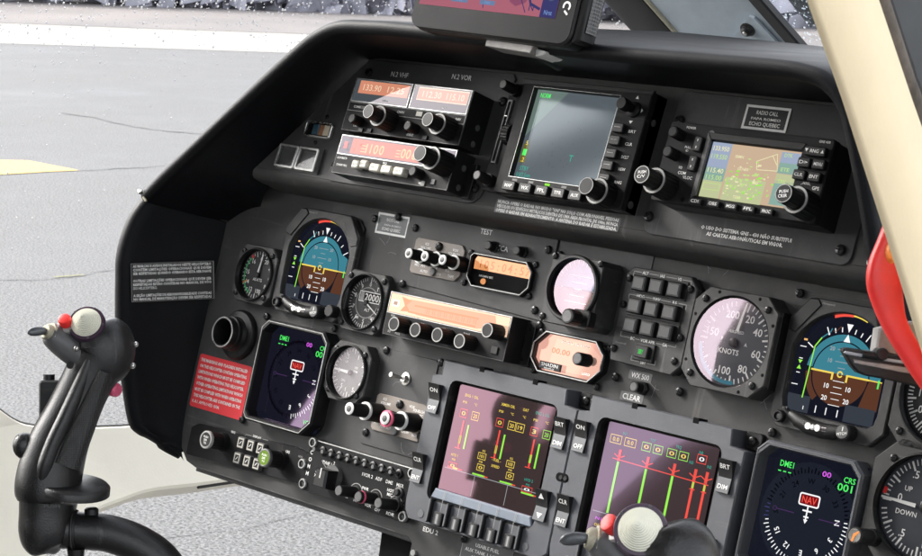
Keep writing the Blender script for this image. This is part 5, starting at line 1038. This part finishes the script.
for x, w in ((-78, 16), (-40, 20), (-6, 18)): b.rect(x, -33, w, 4, z+.15, E_('chart_steel', (.14, .20, .34), 1)); b.text('PAN', x, -33, 2.4, z+.2, LSKY)
b.rect(2, -17, 44, 5, z+.18, LINDI); b.text('SBMN TMA', 2, -17, 2.8, z+.22, LPINK, 34); b.text('N', 46, -33, 6, z+.2, LINDI); b.line(-80, 30, 40, -20, .7, z+.1, LMAG); t.put(b, 'display')
b = t.mb(False); b.arc(85, -29, 2.6, 4.4, -.8, 3.6, .8, WHITE, 16); b.line(83.5, -33, 87.5, -36, 1.8, .8, WHITE); t.put(b, 'touch_key')
mt = Thing('navigator_mount', 'flat grey metal clip holding the portable navigator above the hood', 'mount', 'M', 96, 216, 150)
b = mt.mb(False); b.prism([(-34, -1), (20, -4), (22, 3), (-34, 6)], -26, 0, ALUG, .6); mt.put(b, 'clip'); b = mt.mb(False); b.prism([(21, -5)]+circ(24, 0, 9, 10, 4, -PI/2, 0)+[(20, 2)], -30, -6, WHITE, .8); mt.put(b, 'pad')
b = mt.mb(False); b.tube([(-5, 12, -20), (-5, 6, -40), (-5, 2, -70)], 7, BLACK, 16); mt.put(b, 'arm')

# ------------------------------------------------------------------ windscreen posts and wiper (on the sloping front of the screen)
PD = Vector((-25, -39.5, 46)); PN = Vector((0, -1, -.857)).normalized()
def beam(mb, a, b_, th, m, off=0, up=9, dn=2.2):        # a, b = left/right foot of the beam on the glass
    A, B = Vector(a), Vector(b_); r = []
    for k in (-dn, up): r.append([tuple(p+PD*k+PN*o) for p, o in ((A, off), (A, off+th*.8), (A.lerp(B, .12), off+th), (A.lerp(B, .88), off+th), (B, off+th*.8), (B, off))])
    mb.loft(r, m)
pw_ = wthing('windscreen_post', 'wide blue-grey windscreen centre post with black edges and a bolted gusset, right of the navigator', 'windscreen post', (-180, 574, 1470))
of = (-180, 574, 1470)
b = MB(of); beam(b, (-232, 506, 1474), (-171, 505, 1475), 9, POSTM, 1); b.build('edge_trim', pw_)
b = MB(of); beam(b, (-169.5, 505, 1475), (-165, 505, 1475), 7, OLIVE, 1); b.build('sealant_bead', pw_)
b = MB(of); beam(b, (-163, 505, 1475), (-14, 504, 1476), 5, FRAMEG, 1); b.build('post_panel', pw_)
b = MB(of); beam(b, (-12, 504, 1476), (7, 503, 1477), 9, POSTM, 1); b.build('edge_trim', pw_)
b = MB(of); G = [Vector(q) for q in ((-111, 504, 1476), (-53, 469, 1517), (-47, 470, 1516), (-22, 502, 1477))]
b.loft([[tuple(p+PN*o) for p in G] for o in (6.2, 9.5)], FRAMEG); b.build('gusset', pw_)
c = Vector((-62, 481, 1503))+PN*9.5; q = PN.to_track_quat('Z', 'Y').to_matrix().to_4x4()
b = MB(of); b.M = Matrix.Translation(c) @ q; b.lathe([(9, 0), (9, 2), (6.5, 2.4), (6.2, 6), (4, 8)], BLACK, n=20); b.lathe([(3, 8), (2, 9)], WORN, n=12); b.build('bolt', pw_)
wp = wthing('wiper', 'black windscreen wiper blade lying on the wet glass at the upper right', 'wiper', (-30, 545, 1515))
b = MB((-30, 545, 1515)); A = [Vector(q)-PN*16 for q in ((-45, 523, 1530), (-36, 554, 1494), (-16, 543, 1506), (-12, 522, 1531))]; A[0] += PD*3; A[3] += PD*3
b.loft([[tuple(p+PN*o) for p in A] for o in (0, 9)], POSTM); b.build('blade', wp)
b = MB((-30, 545, 1515)); b.tube([tuple(A[1].lerp(A[2], .5)-PN*12-PD*.2), tuple(A[0].lerp(A[3], .5)-PN*12)], 6, BLACK, 10); b.build('arm', wp)

# ------------------------------------------------------------------ co-pilot door sill
YZX = Matrix(((0, 0, 1, 0), (1, 0, 0, 0), (0, 1, 0, 0), (0, 0, 0, 1)))     # local (y, z, x) -> world
sl = wthing('door_sill', 'ivory co-pilot door sill and lower window frame behind the left stick', 'door sill', (-640, 0, 950))
so = (-640, 0, 950); SM = Matrix.Translation((-650, 0, 1000)) @ Matrix(((0, -.55772, .83003, 0), (1, 0, 0, 0), (0, .83003, .55772, 0), (0, 0, 0, 1)))
b = MB(so); b.M = SM @ Matrix.Translation((0, 0, -30))
top = [(-400, 250), (-240, 150), (-170, 92), (-134, 59), (-109, 37), (-95, 22), (-78, 12), (-39, 2), (11, -6), (57, -12), (145, -20), (300, -30)]
bot = [(320, -122), (234, -113), (202, -109), (125, -104), (54, -98), (6, -102), (-25, -106), (-57, -114), (-87, -126), (-117, -146), (-144, -169), (-160, -230)]
sm = lambda P_: [tuple(cr([Vector((*p, 0)) for p in P_], i/40))[:2] for i in range(41)]
b.prism(sm(top)+sm(bot)+[(-400, -230)], 0, 30, SILLM, 3, None, True); b.build('frame', sl)
for P_, r, dz in ((top, 3.4, 0), (bot[:4], 2.2, -1)):
    b = MB(so); b.M = SM; P = [cr([Vector((*p, 0)) for p in P_], i/30) for i in range(31)]; b.tube([(q[0], q[1]+dz, -6) for q in P], r, RUBB, 10); b.build('seal', sl)

# ------------------------------------------------------------------ pilot door post, latch and red handle
dp = wthing('door_post', 'cream door post slanting down the right side with a brown rubber seal', 'door post', (680, -430, 1450)); do = (680, -430, 1450)
L = [(y+3.5, z) for y, z in [(-790, 1960), (-504, 1567), (-465, 1514), (-423, 1452), (-386, 1397), (-366, 1366), (-300, 1262), (-190, 1080)]]
Rr = [(-95, 1080), (-230, 1290), (-318, 1412), (-396, 1512), (-437, 1567), (-722, 1960)]
b = MB(do); b.M = Matrix.Translation((668, 0, 0)) @ YZX; b.prism(L+Rr, 7, 12, BEIGE, 2, None, True); b.build('trim', dp, None, None, 50)
def ribbon(o0, o1, x0, x1, m, name, wob=0):
    b = MB(do); P = [cr([Vector((*p, 0)) for p in Rr], i/40) for i in range(41)]; r = []
    for i, (y, z, _) in enumerate(P):
        w = random.uniform(-wob, wob); r.append([(x0, y+o0, z), (x1, y+o0, z), (x1+1.5, y+o0+(o1-o0)*.3+w, z), (x1+1.5, y+o0+(o1-o0)*.7+w, z), (x1, y+o1, z), (x0, y+o1, z)])
    b.loft(r, m); b.build(name, dp)
ribbon(2, 15, 645, 676, SEALB, 'seal', .8); ribbon(16.5, 24, 645, 672, RUBB, 'seal', .3); ribbon(26, 150, 640, 664, mat('door_edge_grey', (.05, .052, .055), .5, var=.2, scale=20), 'door_edge')
F_ = 2000.0
def cam_frame(px, py, Z):                               # a frame facing the photographer at a point of the cabin
    p = cp*1000+(f_+r_*((px-461)/F_)+d_*((py-278)/F_))*Z
    return Matrix(((r_.x, -d_.x, -f_.x, p.x), (r_.y, -d_.y, -f_.y, p.y), (r_.z, -d_.z, -f_.z, p.z), (0, 0, 0, 1)))
def cthing(name, label, cat, px, py, Z, group=None):
    m = cam_frame(px, py, Z); e = bpy.data.objects.new(name, None); e.empty_display_size = .01; COL.objects.link(e)
    m.translation = m.translation*.001; e.matrix_world = m; return tag(e, label, cat, group)
rh = cthing('emergency_handle', 'glossy red emergency door handle curving out from behind the cream post', 'emergency handle', 884, 300, 1190)
k = .595; PT = [(906, 190, 9), (898, 220, 12), (891, 246, 15), (885.5, 266, 17.5), (884.5, 283, 18), (888, 303, 15.5), (895, 325, 12.5), (909, 350, 11.5), (926, 375, 12), (948, 404, 12), (972, 430, 11), (1000, 446, 9), (1030, 450, 6)]
P = resample([Vector(((x-884)*k, (300-y)*k, w*k)) for x, y, w in PT], 40); rings = []
for i, p in enumerate(P):
    tg = (P[min(i+1, 39)]-P[max(i-1, 0)]); tg.z = 0; tg.normalize(); n = Vector((-tg.y, tg.x, 0)); w = p.z
    rings.append([tuple(Vector((p.x, p.y, 0))+n*w*math.copysign(abs(math.cos(a))**.7, math.cos(a))+Vector((0, 0, 1))*6.5*math.copysign(abs(math.sin(a))**.7, math.sin(a))) for a in [2*PI*j/22 for j in range(22)]])
b = MB(); b.loft(rings, RED); b.build('grip', rh, ang=60)
b = MB(); b.M = Matrix.Translation((3, 28, 2)); b.lathe([(3.4, 0), (4, 4), (2.5, 8), (.5, 9)], ORANGE, n=14, sy=1.7); b.build('tip', rh)
b = MB(); b.lathe([(2.2, 6), (2, 8)], SCREWM, ((904-884)*k, (300-291)*k), 12); b.build('screw', rh)
lt = cthing('door_latch', 'grey cast door latch with a black pull lever in front of the right attitude display', 'door latch', 880, 352, 1235); k = .6175
Q = lambda pts: [((x-880)*k, (352-y)*k) for x, y in pts]
b = MB(); b.prism(Q([(880.5, 329), (906, 322), (930, 322), (930, 352), (897, 356), (877, 352.5)]), -22, -4, ALUG, 1.2, None, True); b.build('plate', lt)
b = MB(); b.prism(Q([(842.5, 351.5), (843, 348.6), (847, 347.6), (858, 349), (878, 353.5), (905, 357), (940, 362), (940, 392), (905, 384), (880, 378.5), (866, 376), (857, 372.5), (851, 366)]), -8, 3, BLACK, 1.2, None, True); b.build('lever', lt)
b = MB(); b.prism(Q([(842.6, 352.5), (844, 350.8), (878, 357), (940, 366), (940, 369), (878, 360), (845, 354)]), 2, 4.6, FRAMEG, .5); b.prism(Q([(852, 359), (905, 367), (940, 373), (940, 378), (900, 372), (853, 363)]), 2, 4.4, ALUG, .5); b.build('lever_rail', lt)
b = MB(); b.lathe([(4, -6), (4, 7), (3, 8)], SCREWM, Q([(880, 354)])[0], 14); b.tube([(x, y, 4) for x, y in Q([(861, 353.5), (877, 356)])], 2.6, BLACK, 12); b.build('spindle', lt)

# ------------------------------------------------------------------ control sticks
st = cthing('control_stick', 'black co-pilot cyclic stick with an ivory trim hat, standing full length at the left', 'control stick', 89, 321, 1800, 'cyclic sticks')
def sweep(mb, P, m, n=26, sq=.92, steps=40, cap=True):   # P: (x, y, z, in-plane radius, depth radius)
    P = [cr(P, i/steps) for i in range(steps+1)]; rings = []
    for i, p in enumerate(P):
        a, c = P[max(i-1, 0)], P[min(i+1, steps)]; t = Vector((c[0]-a[0], c[1]-a[1], c[2]-a[2])).normalized()
        w = Vector((0, 0, 1)); nx = t.cross(w).normalized(); w = nx.cross(t)
        rings.append([tuple(Vector(p[:3])+nx*p[3]*math.copysign(abs(math.cos(q))**sq, math.cos(q))+w*p[4]*math.copysign(abs(math.sin(q))**sq, math.sin(q))) for q in [2*PI*j/n for j in range(n)]])
    mb.loft(rings, m)
b = MB(); sweep(b, [(-37, -161, 0, 27, 25), (-37, -157, 0, 28.6, 26), (-37, -148, 0, 29.5, 26.5), (-33.5, -130, 0, 28.8, 26), (-26, -107, 0, 26.5, 25), (-16, -85, 0, 24.2, 23), (-5.4, -62, 0, 23, 22), (4.5, -43, 0, 24.5, 22), (11, -33, -1, 28, 24), (12, -23, -2, 29, 25), (8, -13, -2, 26, 23), (4, -6, -2, 18, 17), (2, -2, -2, 4, 4)], GRIPM, 32, .95, 60)
b.loft([[tuple(Vector((-58, -112, 4))+Vector((r*math.cos(a), r*1.25*math.sin(a), z))) for a in [2*PI*i/16 for i in range(16)]] for r, z in ((9, -8), (9.5, 2), (8, 7), (3, 9))], GRIPM)
sweep(b, [(4, -34, 14, 6, 8), (-6, -60, 14, 8, 11), (-17, -86, 15, 9, 12), (-27, -108, 16, 9.5, 12.5), (-35, -130, 17, 9, 12), (-38, -146, 15, 6, 9)], GRIPM, 18, 1, 24)
b.build('grip', st, ang=70)
b = MB(); sweep(b, [(17, -44, 13, 6.5, 11), (8, -66, 12, 9, 12), (-1, -88, 13, 11, 12), (-10, -110, 14.5, 12.2, 12.5), (-17, -129, 16, 12.8, 12)], PADM, 24, .8, 24); b.build('knurled_pad', st, ang=60)
b = MB(); b.M = Matrix.Translation((-12, -149, 6)) @ Matrix.Rotation(math.radians(-7), 4, 'Z') @ Matrix.Rotation(-PI/2+.22, 4, 'X'); b.prism(circ(0, 0, 32, 36, 29), -5, 4, GRIPM, 2.4, None, True); b.build('hand_rest', st, ang=60)
b = MB(); b.text('PUSH', -28, -163.5, 3.2, 26.5, CAPG, 14); b.build('lettering', st)
b = MB(); sweep(b, [(-36.5, -162, 0, 26, 24), (-37.5, -172, 0, 25, 23.5), (-38.5, -190, 0, 24.2, 23), (-37, -202, 0, 20, 19), (-35, -208, 0, 10, 10), (-35, -209.5, 0, 1, 1)], GRIPM, 28, .9, 26); b.build('elbow', st, ang=60)
b = MB(); sweep(b, [(-24, -188, -2, 17.5, 17.5), (0, -190, -4, 17, 17), (20, -193, -6, 17, 17), (44, -203, -8, 17.5, 17.5), (64, -219, -10, 18, 18), (78, -245, -10, 18, 18), (85, -290, -6, 18, 18), (88, -380, 8, 18, 18), (88, -620, 60, 18, 18)], GRIPM, 24, 1, 50); b.build('stick_tube', st, ang=60)
b = MB(); b.lathe([(25.3, -2), (25.3, 2)], WORN, n=8, cap=False); b = MB(); b.M = Matrix.Translation((-15, -189, -2)) @ Matrix.Rotation(PI/2, 4, 'Y'); b.lathe([(18.4, 0), (19, 1), (19, 3.4), (18.2, 4.4)], GRIPM, n=28, cap=False); b.lathe([(19.15, 1.3), (19.15, 1.9)], CAPG, n=28, cap=False); b.build('tube_collar', st)
b = MB(); b.M = Matrix.Translation((3, -171, 4)) @ Matrix.Rotation(-PI/2, 4, 'X'); b.lathe([(6.4, -3), (6.4, 2), (4.5, 3.5), (2, 4)], BLACK, n=18); b.build('bolt', st)
b = MB(); b.tube([(-11, -205, 4), (-11, -214, 4)], [8, 7], BLACK, 16); b.build('plug', st)
# head controls
def oriented(c, ax): return Matrix.Translation(c) @ Vector(ax).normalized().to_track_quat('Z', 'Y').to_matrix().to_4x4()
b = MB(); b.M = oriented((1, -3, 14), (-.05, .42, .90)); b.lathe([(16.6, -8), (16.6, 3.4), (15.8, 4.6), (14.2, 4.8)], PURP, n=36); b.build('hat_ring', st)
b = MB(); b.M = oriented((1, -3, 14), (-.05, .42, .90)); prof = [(13.6, 4)]
for i in range(12):
    r = 13.6*(1-i/12.5); h = 5+17*(1-(1-i/12)**1.2); prof += [(r, h), (r-.15, h+.75), (r-.75, h+.8)]
b.lathe(prof, CAPC, n=40); b.build('trim_hat', st, ang=25)
b = MB()
for i in range(5): a = .4+1.25*i; q = oriented((1, -3, 14), (-.05, .42, .90)) @ Vector((15.2*math.cos(a), 15.2*math.sin(a), 4.8)); b.M = Matrix.Translation(q); b.lathe([(1.1, -.3), (.9, .5)], CAPG, n=8)
b.build('ring_screw', st)
b = MB(); b.M = oriented((-17, -3, 15), (-.12, .62, .76)); b.lathe([(9, -9), (9, 0), (8, 1.4), (6.4, 1.8)], ALUG, n=24); b.build('button_base', st)
b = MB(); b.M = oriented((-17, -3, 15), (-.12, .62, .76)); b.lathe([(5.7, 1.4), (5.9, 8), (5.3, 9.4), (3.8, 9.9)], RED, n=24); b.build('red_button', st)
b = MB(); sweep(b, [(-6, -34, 6, 11, 12), (-14, -26, 9, 12.5, 13), (-24, -17, 12, 12.5, 13), (-31, -10, 14, 11, 11), (-33, -8, 15, 5, 5)], mat('switch_housing', (.085, .085, .088), .4, var=.25), 22, .9, 20); b.build('switch_housing', st, ang=60)
b = MB(); b.M = oriented((-30, -11, 17), (-.62, .30, .72)); b.lathe([(9.6, -2), (9.6, 2.4), (8.2, 3)], OLIVE, n=8); b.lathe([(7.4, 3), (7.4, 6), (6, 8)], OLIVE, n=24); b.build('collar', st)
b = MB(); sweep(b, [(-34, -9, 22, 2.6, 2.6), (-37, -8.4, 25, 3.6, 3.2), (-41.5, -8.6, 28, 4.2, 2.8), (-46, -9.4, 31, 3.2, 2), (-48.5, -10, 32, .8, .8)], mat('lever_metal', (.09, .095, .10), .35, .6, var=.3, scale=120), 16, .9, 20); b.build('thumb_lever', st, ang=60)
for x, y, z, r in ((-7, -24, 23, 2.8), (42.5, -21, 2, 2.6), (40, -40, 4, 2.9)): b = MB(); b.M = Matrix.Translation((x, y, z)); b.off = (0, 0, 0); b.lathe([(r*math.sin(a), -r*math.cos(a)) for a in [PI*i/8 for i in range(1, 9)]], SILV, n=14, cap=False); b.build('stud', st)
b = MB(); b.M = oriented((-52, -149, 21), (-.45, 0, .9)); b.lathe([(4.4, -1), (4.4, .6), (3.4, .7)], DARK, n=18); b.lathe([(2.6, .7), (2.2, 1.2)], OLIVE, n=12); b.build('screw', st)
b = MB(); b.M = oriented((-13, -39, 21), (-.2, .1, .97)); b.lathe([(3.2, -1), (3.2, .7), (2.6, .8)], BLACK, n=16); b.build('screw', st)
b = MB(); b.prism(rr(-35, -76, 24, 44, 3), -34, -8, BLACK, 1.5, None, True); b.tube([(-40, -56, -20), (-40, -49, -20)], 5.2, BLACK, 16); b.build('switch_box', st)
b = MB(); b.M = oriented((20, -62, -8), (1, -.2, .3)); b.lathe([(6.5, -6), (6.5, 4), (5, 6)], PINKP, n=16, sy=1.4); b.build('trigger', st)
s2 = copy_tree(st); m = cam_frame(654, 522, 1210); m.translation = m.translation*.001
s2.matrix_world = m @ Matrix.Rotation(math.radians(-44), 4, 'Y') @ Matrix.Rotation(math.radians(6), 4, 'X')
hc = Vector((.001, -.003, .014))
for o in s2.children:
    if o.name.split('.')[0] in ('trim_hat', 'hat_ring', 'ring_screw'): o.matrix_local = Matrix.Translation(hc) @ Matrix.Rotation(math.radians(38), 4, 'Y') @ Matrix.Translation(-hc)
s2['label'] = 'black pilot cyclic stick at the bottom edge, only its head in view'
# ------------------------------------------------------------------ centre console under the panel
cc = Thing('centre_console', 'black centre console disappearing below the left engine display', 'console', 'M', 100, -330)
b = cc.mb(); b.prism([(-101, -241), (-60, -600), (320, -600), (320, -260)], -60, -22, DARK, 2); cc.put(b, 'shell')
# ------------------------------------------------------------------ the rest of the cabin: it shades the panel and shows in the glass
LINER = mat('cabin_liner', (.62, .58, .50), .8, var=.1, scale=8)
SEATM = mat('seat_leather', (.035, .033, .032), .5, var=.2, scale=12, bump=.3)
cr_ = wthing('cabin_roof', 'pale lined cabin roof above the seats, outside the picture', 'cabin roof', (20, -900, 1960)); co = (20, -900, 1960)
b = MB(co); R_ = []
for y in (-2500, -1800, -1000, -600, -330):
    z = 1990 if y < -300 else 1975; R_.append([(20+690*math.copysign(abs(math.cos(a))**.5, math.cos(a)), y, z+ (70 if math.sin(a) > 0 else 8)*abs(math.sin(a))**.5*math.copysign(1, math.sin(a))) for a in [2*PI*i/40 for i in range(40)]])
b.loft(R_, LINER); b.build('roof_shell', cr_)
bh = wthing('rear_bulkhead', 'dark cabin bulkhead behind the seats, outside the picture', 'bulkhead', (20, -2450, 1400))
b = MB((20, -2450, 1400)); b.M = Matrix.Translation((20, -2400, 1300)) @ Matrix.Rotation(PI/2, 4, 'X'); b.prism(rr(0, 0, 1340, 1400, 120, 6), 0, 60, SEATM, 10, None, True); b.build('panel', bh)
def slab(root, org, pts, x0, x1, m, name, ch=8):
    b = MB(org); b.M = Matrix.Translation((x0, 0, 0)) @ YZX; b.prism(pts, 0, x1-x0, m, ch, None, True); return b.build(name, root)
pl = wthing('door_pillar', 'dark co-pilot door pillar and rear door frame, outside the picture', 'door pillar', (-660, -900, 1300)); po = (-660, -900, 1300)
PILL = [(-935, 600), (-922, 1230), (-930, 1280), (-945, 1308), (-965, 1325), (-985, 1340), (-995, 1380), (-1030, 1980), (-1110, 1980), (-1080, 1340), (-1070, 1180), (-1090, 600)]  # unseen; lower bulge is shaped to give the engine display its dark reflection
slab(pl, po, [tuple(cr([Vector((*q, 0)) for q in PILL], i/90))[:2] for i in range(91)], -690, -650, SEATM, 'pillar', 1)
slab(pl, po, [(-1300, 600), (-1290, 1250), (-1560, 1700), (-1580, 1980), (-2450, 1980), (-2450, 600)], -690, -650, SEATM, 'rear_door')
slab(pl, po, [(-300, 500), (-300, 1060), (-560, 1130), (-1150, 1150), (-1150, 500)], -700, -655, LINER, 'door_panel')
ap = wthing('front_post', 'dark co-pilot front door post leaning back to the roof, outside the picture', 'door post', (-650, -550, 1500))
slab(ap, (-650, -550, 1500), [(-425, 1100), (-452, 1200), (-500, 1290), (-545, 1430), (-610, 1560), (-880, 1970), (-800, 1970), (-480, 1560), (-350, 1430), (-255, 1290), (-190, 1110)], -680, -640, SEATM, 'post')  # unseen; lower part widened to darken reflections in the left displays and dials
for x, lab in ((-235, 'dark leather co-pilot seat with a headrest, left of the picture'),):
    so_ = (x, -800, 1000); se = wthing('seat', lab, 'seat', so_)
    b = MB(so_); R_ = []
    for z, w, d, y in ((760, 180, 60, -760), (800, 210, 70, -770), (1050, 215, 65, -830), (1240, 185, 55, -870), (1340, 140, 45, -890), (1390, 80, 30, -900)): R_.append([(x+w*math.copysign(abs(math.cos(a))**.6, math.cos(a)), y+d*math.sin(a), z) for a in [2*PI*i/32 for i in range(32)]])
    b.loft(R_, SEATM); b.build('backrest', se, ang=60)
    b = MB(so_); R_ = []
    for z, w, d in ((1410, 50, 30), (1430, 70, 45), (1500, 84, 50), (1570, 70, 42), (1590, 45, 25)): R_.append([(x-40+w*math.copysign(abs(math.cos(a))**.7, math.cos(a)), -905+d*math.sin(a), z) for a in [2*PI*i/32 for i in range(32)]])
    b.loft(R_, SEATM); b.build('headrest', se, ang=60)
    b = MB(so_); b.M = Matrix.Translation((x, -560, 700)); b.prism(rr(0, 0, 480, 480, 60, 6), 0, 100, SEATM, 30, None, True); b.build('cushion', se)

# ------------------------------------------------------------------ the coated front glass of each lit display reflects the cabin
COATED = {}
def coated(m, c):
    k = (m.name, tuple(round(x, 3) for x in c))
    if k not in COATED:
        n = m.copy(); COATED[k] = n; nt = n.node_tree; out = next(q for q in nt.nodes if q.type == 'OUTPUT_MATERIAL'); src = out.inputs[0].links[0].from_socket
        g = nt.nodes.new('ShaderNodeBsdfGlossy'); g.inputs['Roughness'].default_value = c[4]
        fr = nt.nodes.new('ShaderNodeFresnel'); fr.inputs[0].default_value = 1.45
        ma = nt.nodes.new('ShaderNodeMath'); ma.operation = 'MULTIPLY_ADD'; ma.inputs[1].default_value = .5; ma.inputs[2].default_value = c[3]; nt.links.new(fr.outputs[0], ma.inputs[0])
        mx = nt.nodes.new('ShaderNodeMix'); mx.data_type = 'RGBA'; mx.inputs[6].default_value = (0, 0, 0, 1); mx.inputs[7].default_value = (c[0], c[1], c[2], 1)
        nt.links.new(ma.outputs[0], mx.inputs[0]); nt.links.new(mx.outputs[2], g.inputs[0])
        ad = nt.nodes.new('ShaderNodeAddShader'); nt.links.new(src, ad.inputs[0]); nt.links.new(g.outputs[0], ad.inputs[1]); nt.links.new(ad.outputs[0], out.inputs[0])
    return COATED[k]
for o in [o for o in bpy.data.objects if o.name.split('.')[0] == 'display_glass']:
    c = list(o.data.materials[0]['coat'])
    for q in o.parent.children:
        if q.name.split('.')[0] == 'display':
            for i, m in enumerate(q.data.materials):
                if m.name.startswith('lit_'): q.data.materials[i] = coated(m, c)
    bpy.data.objects.remove(o)
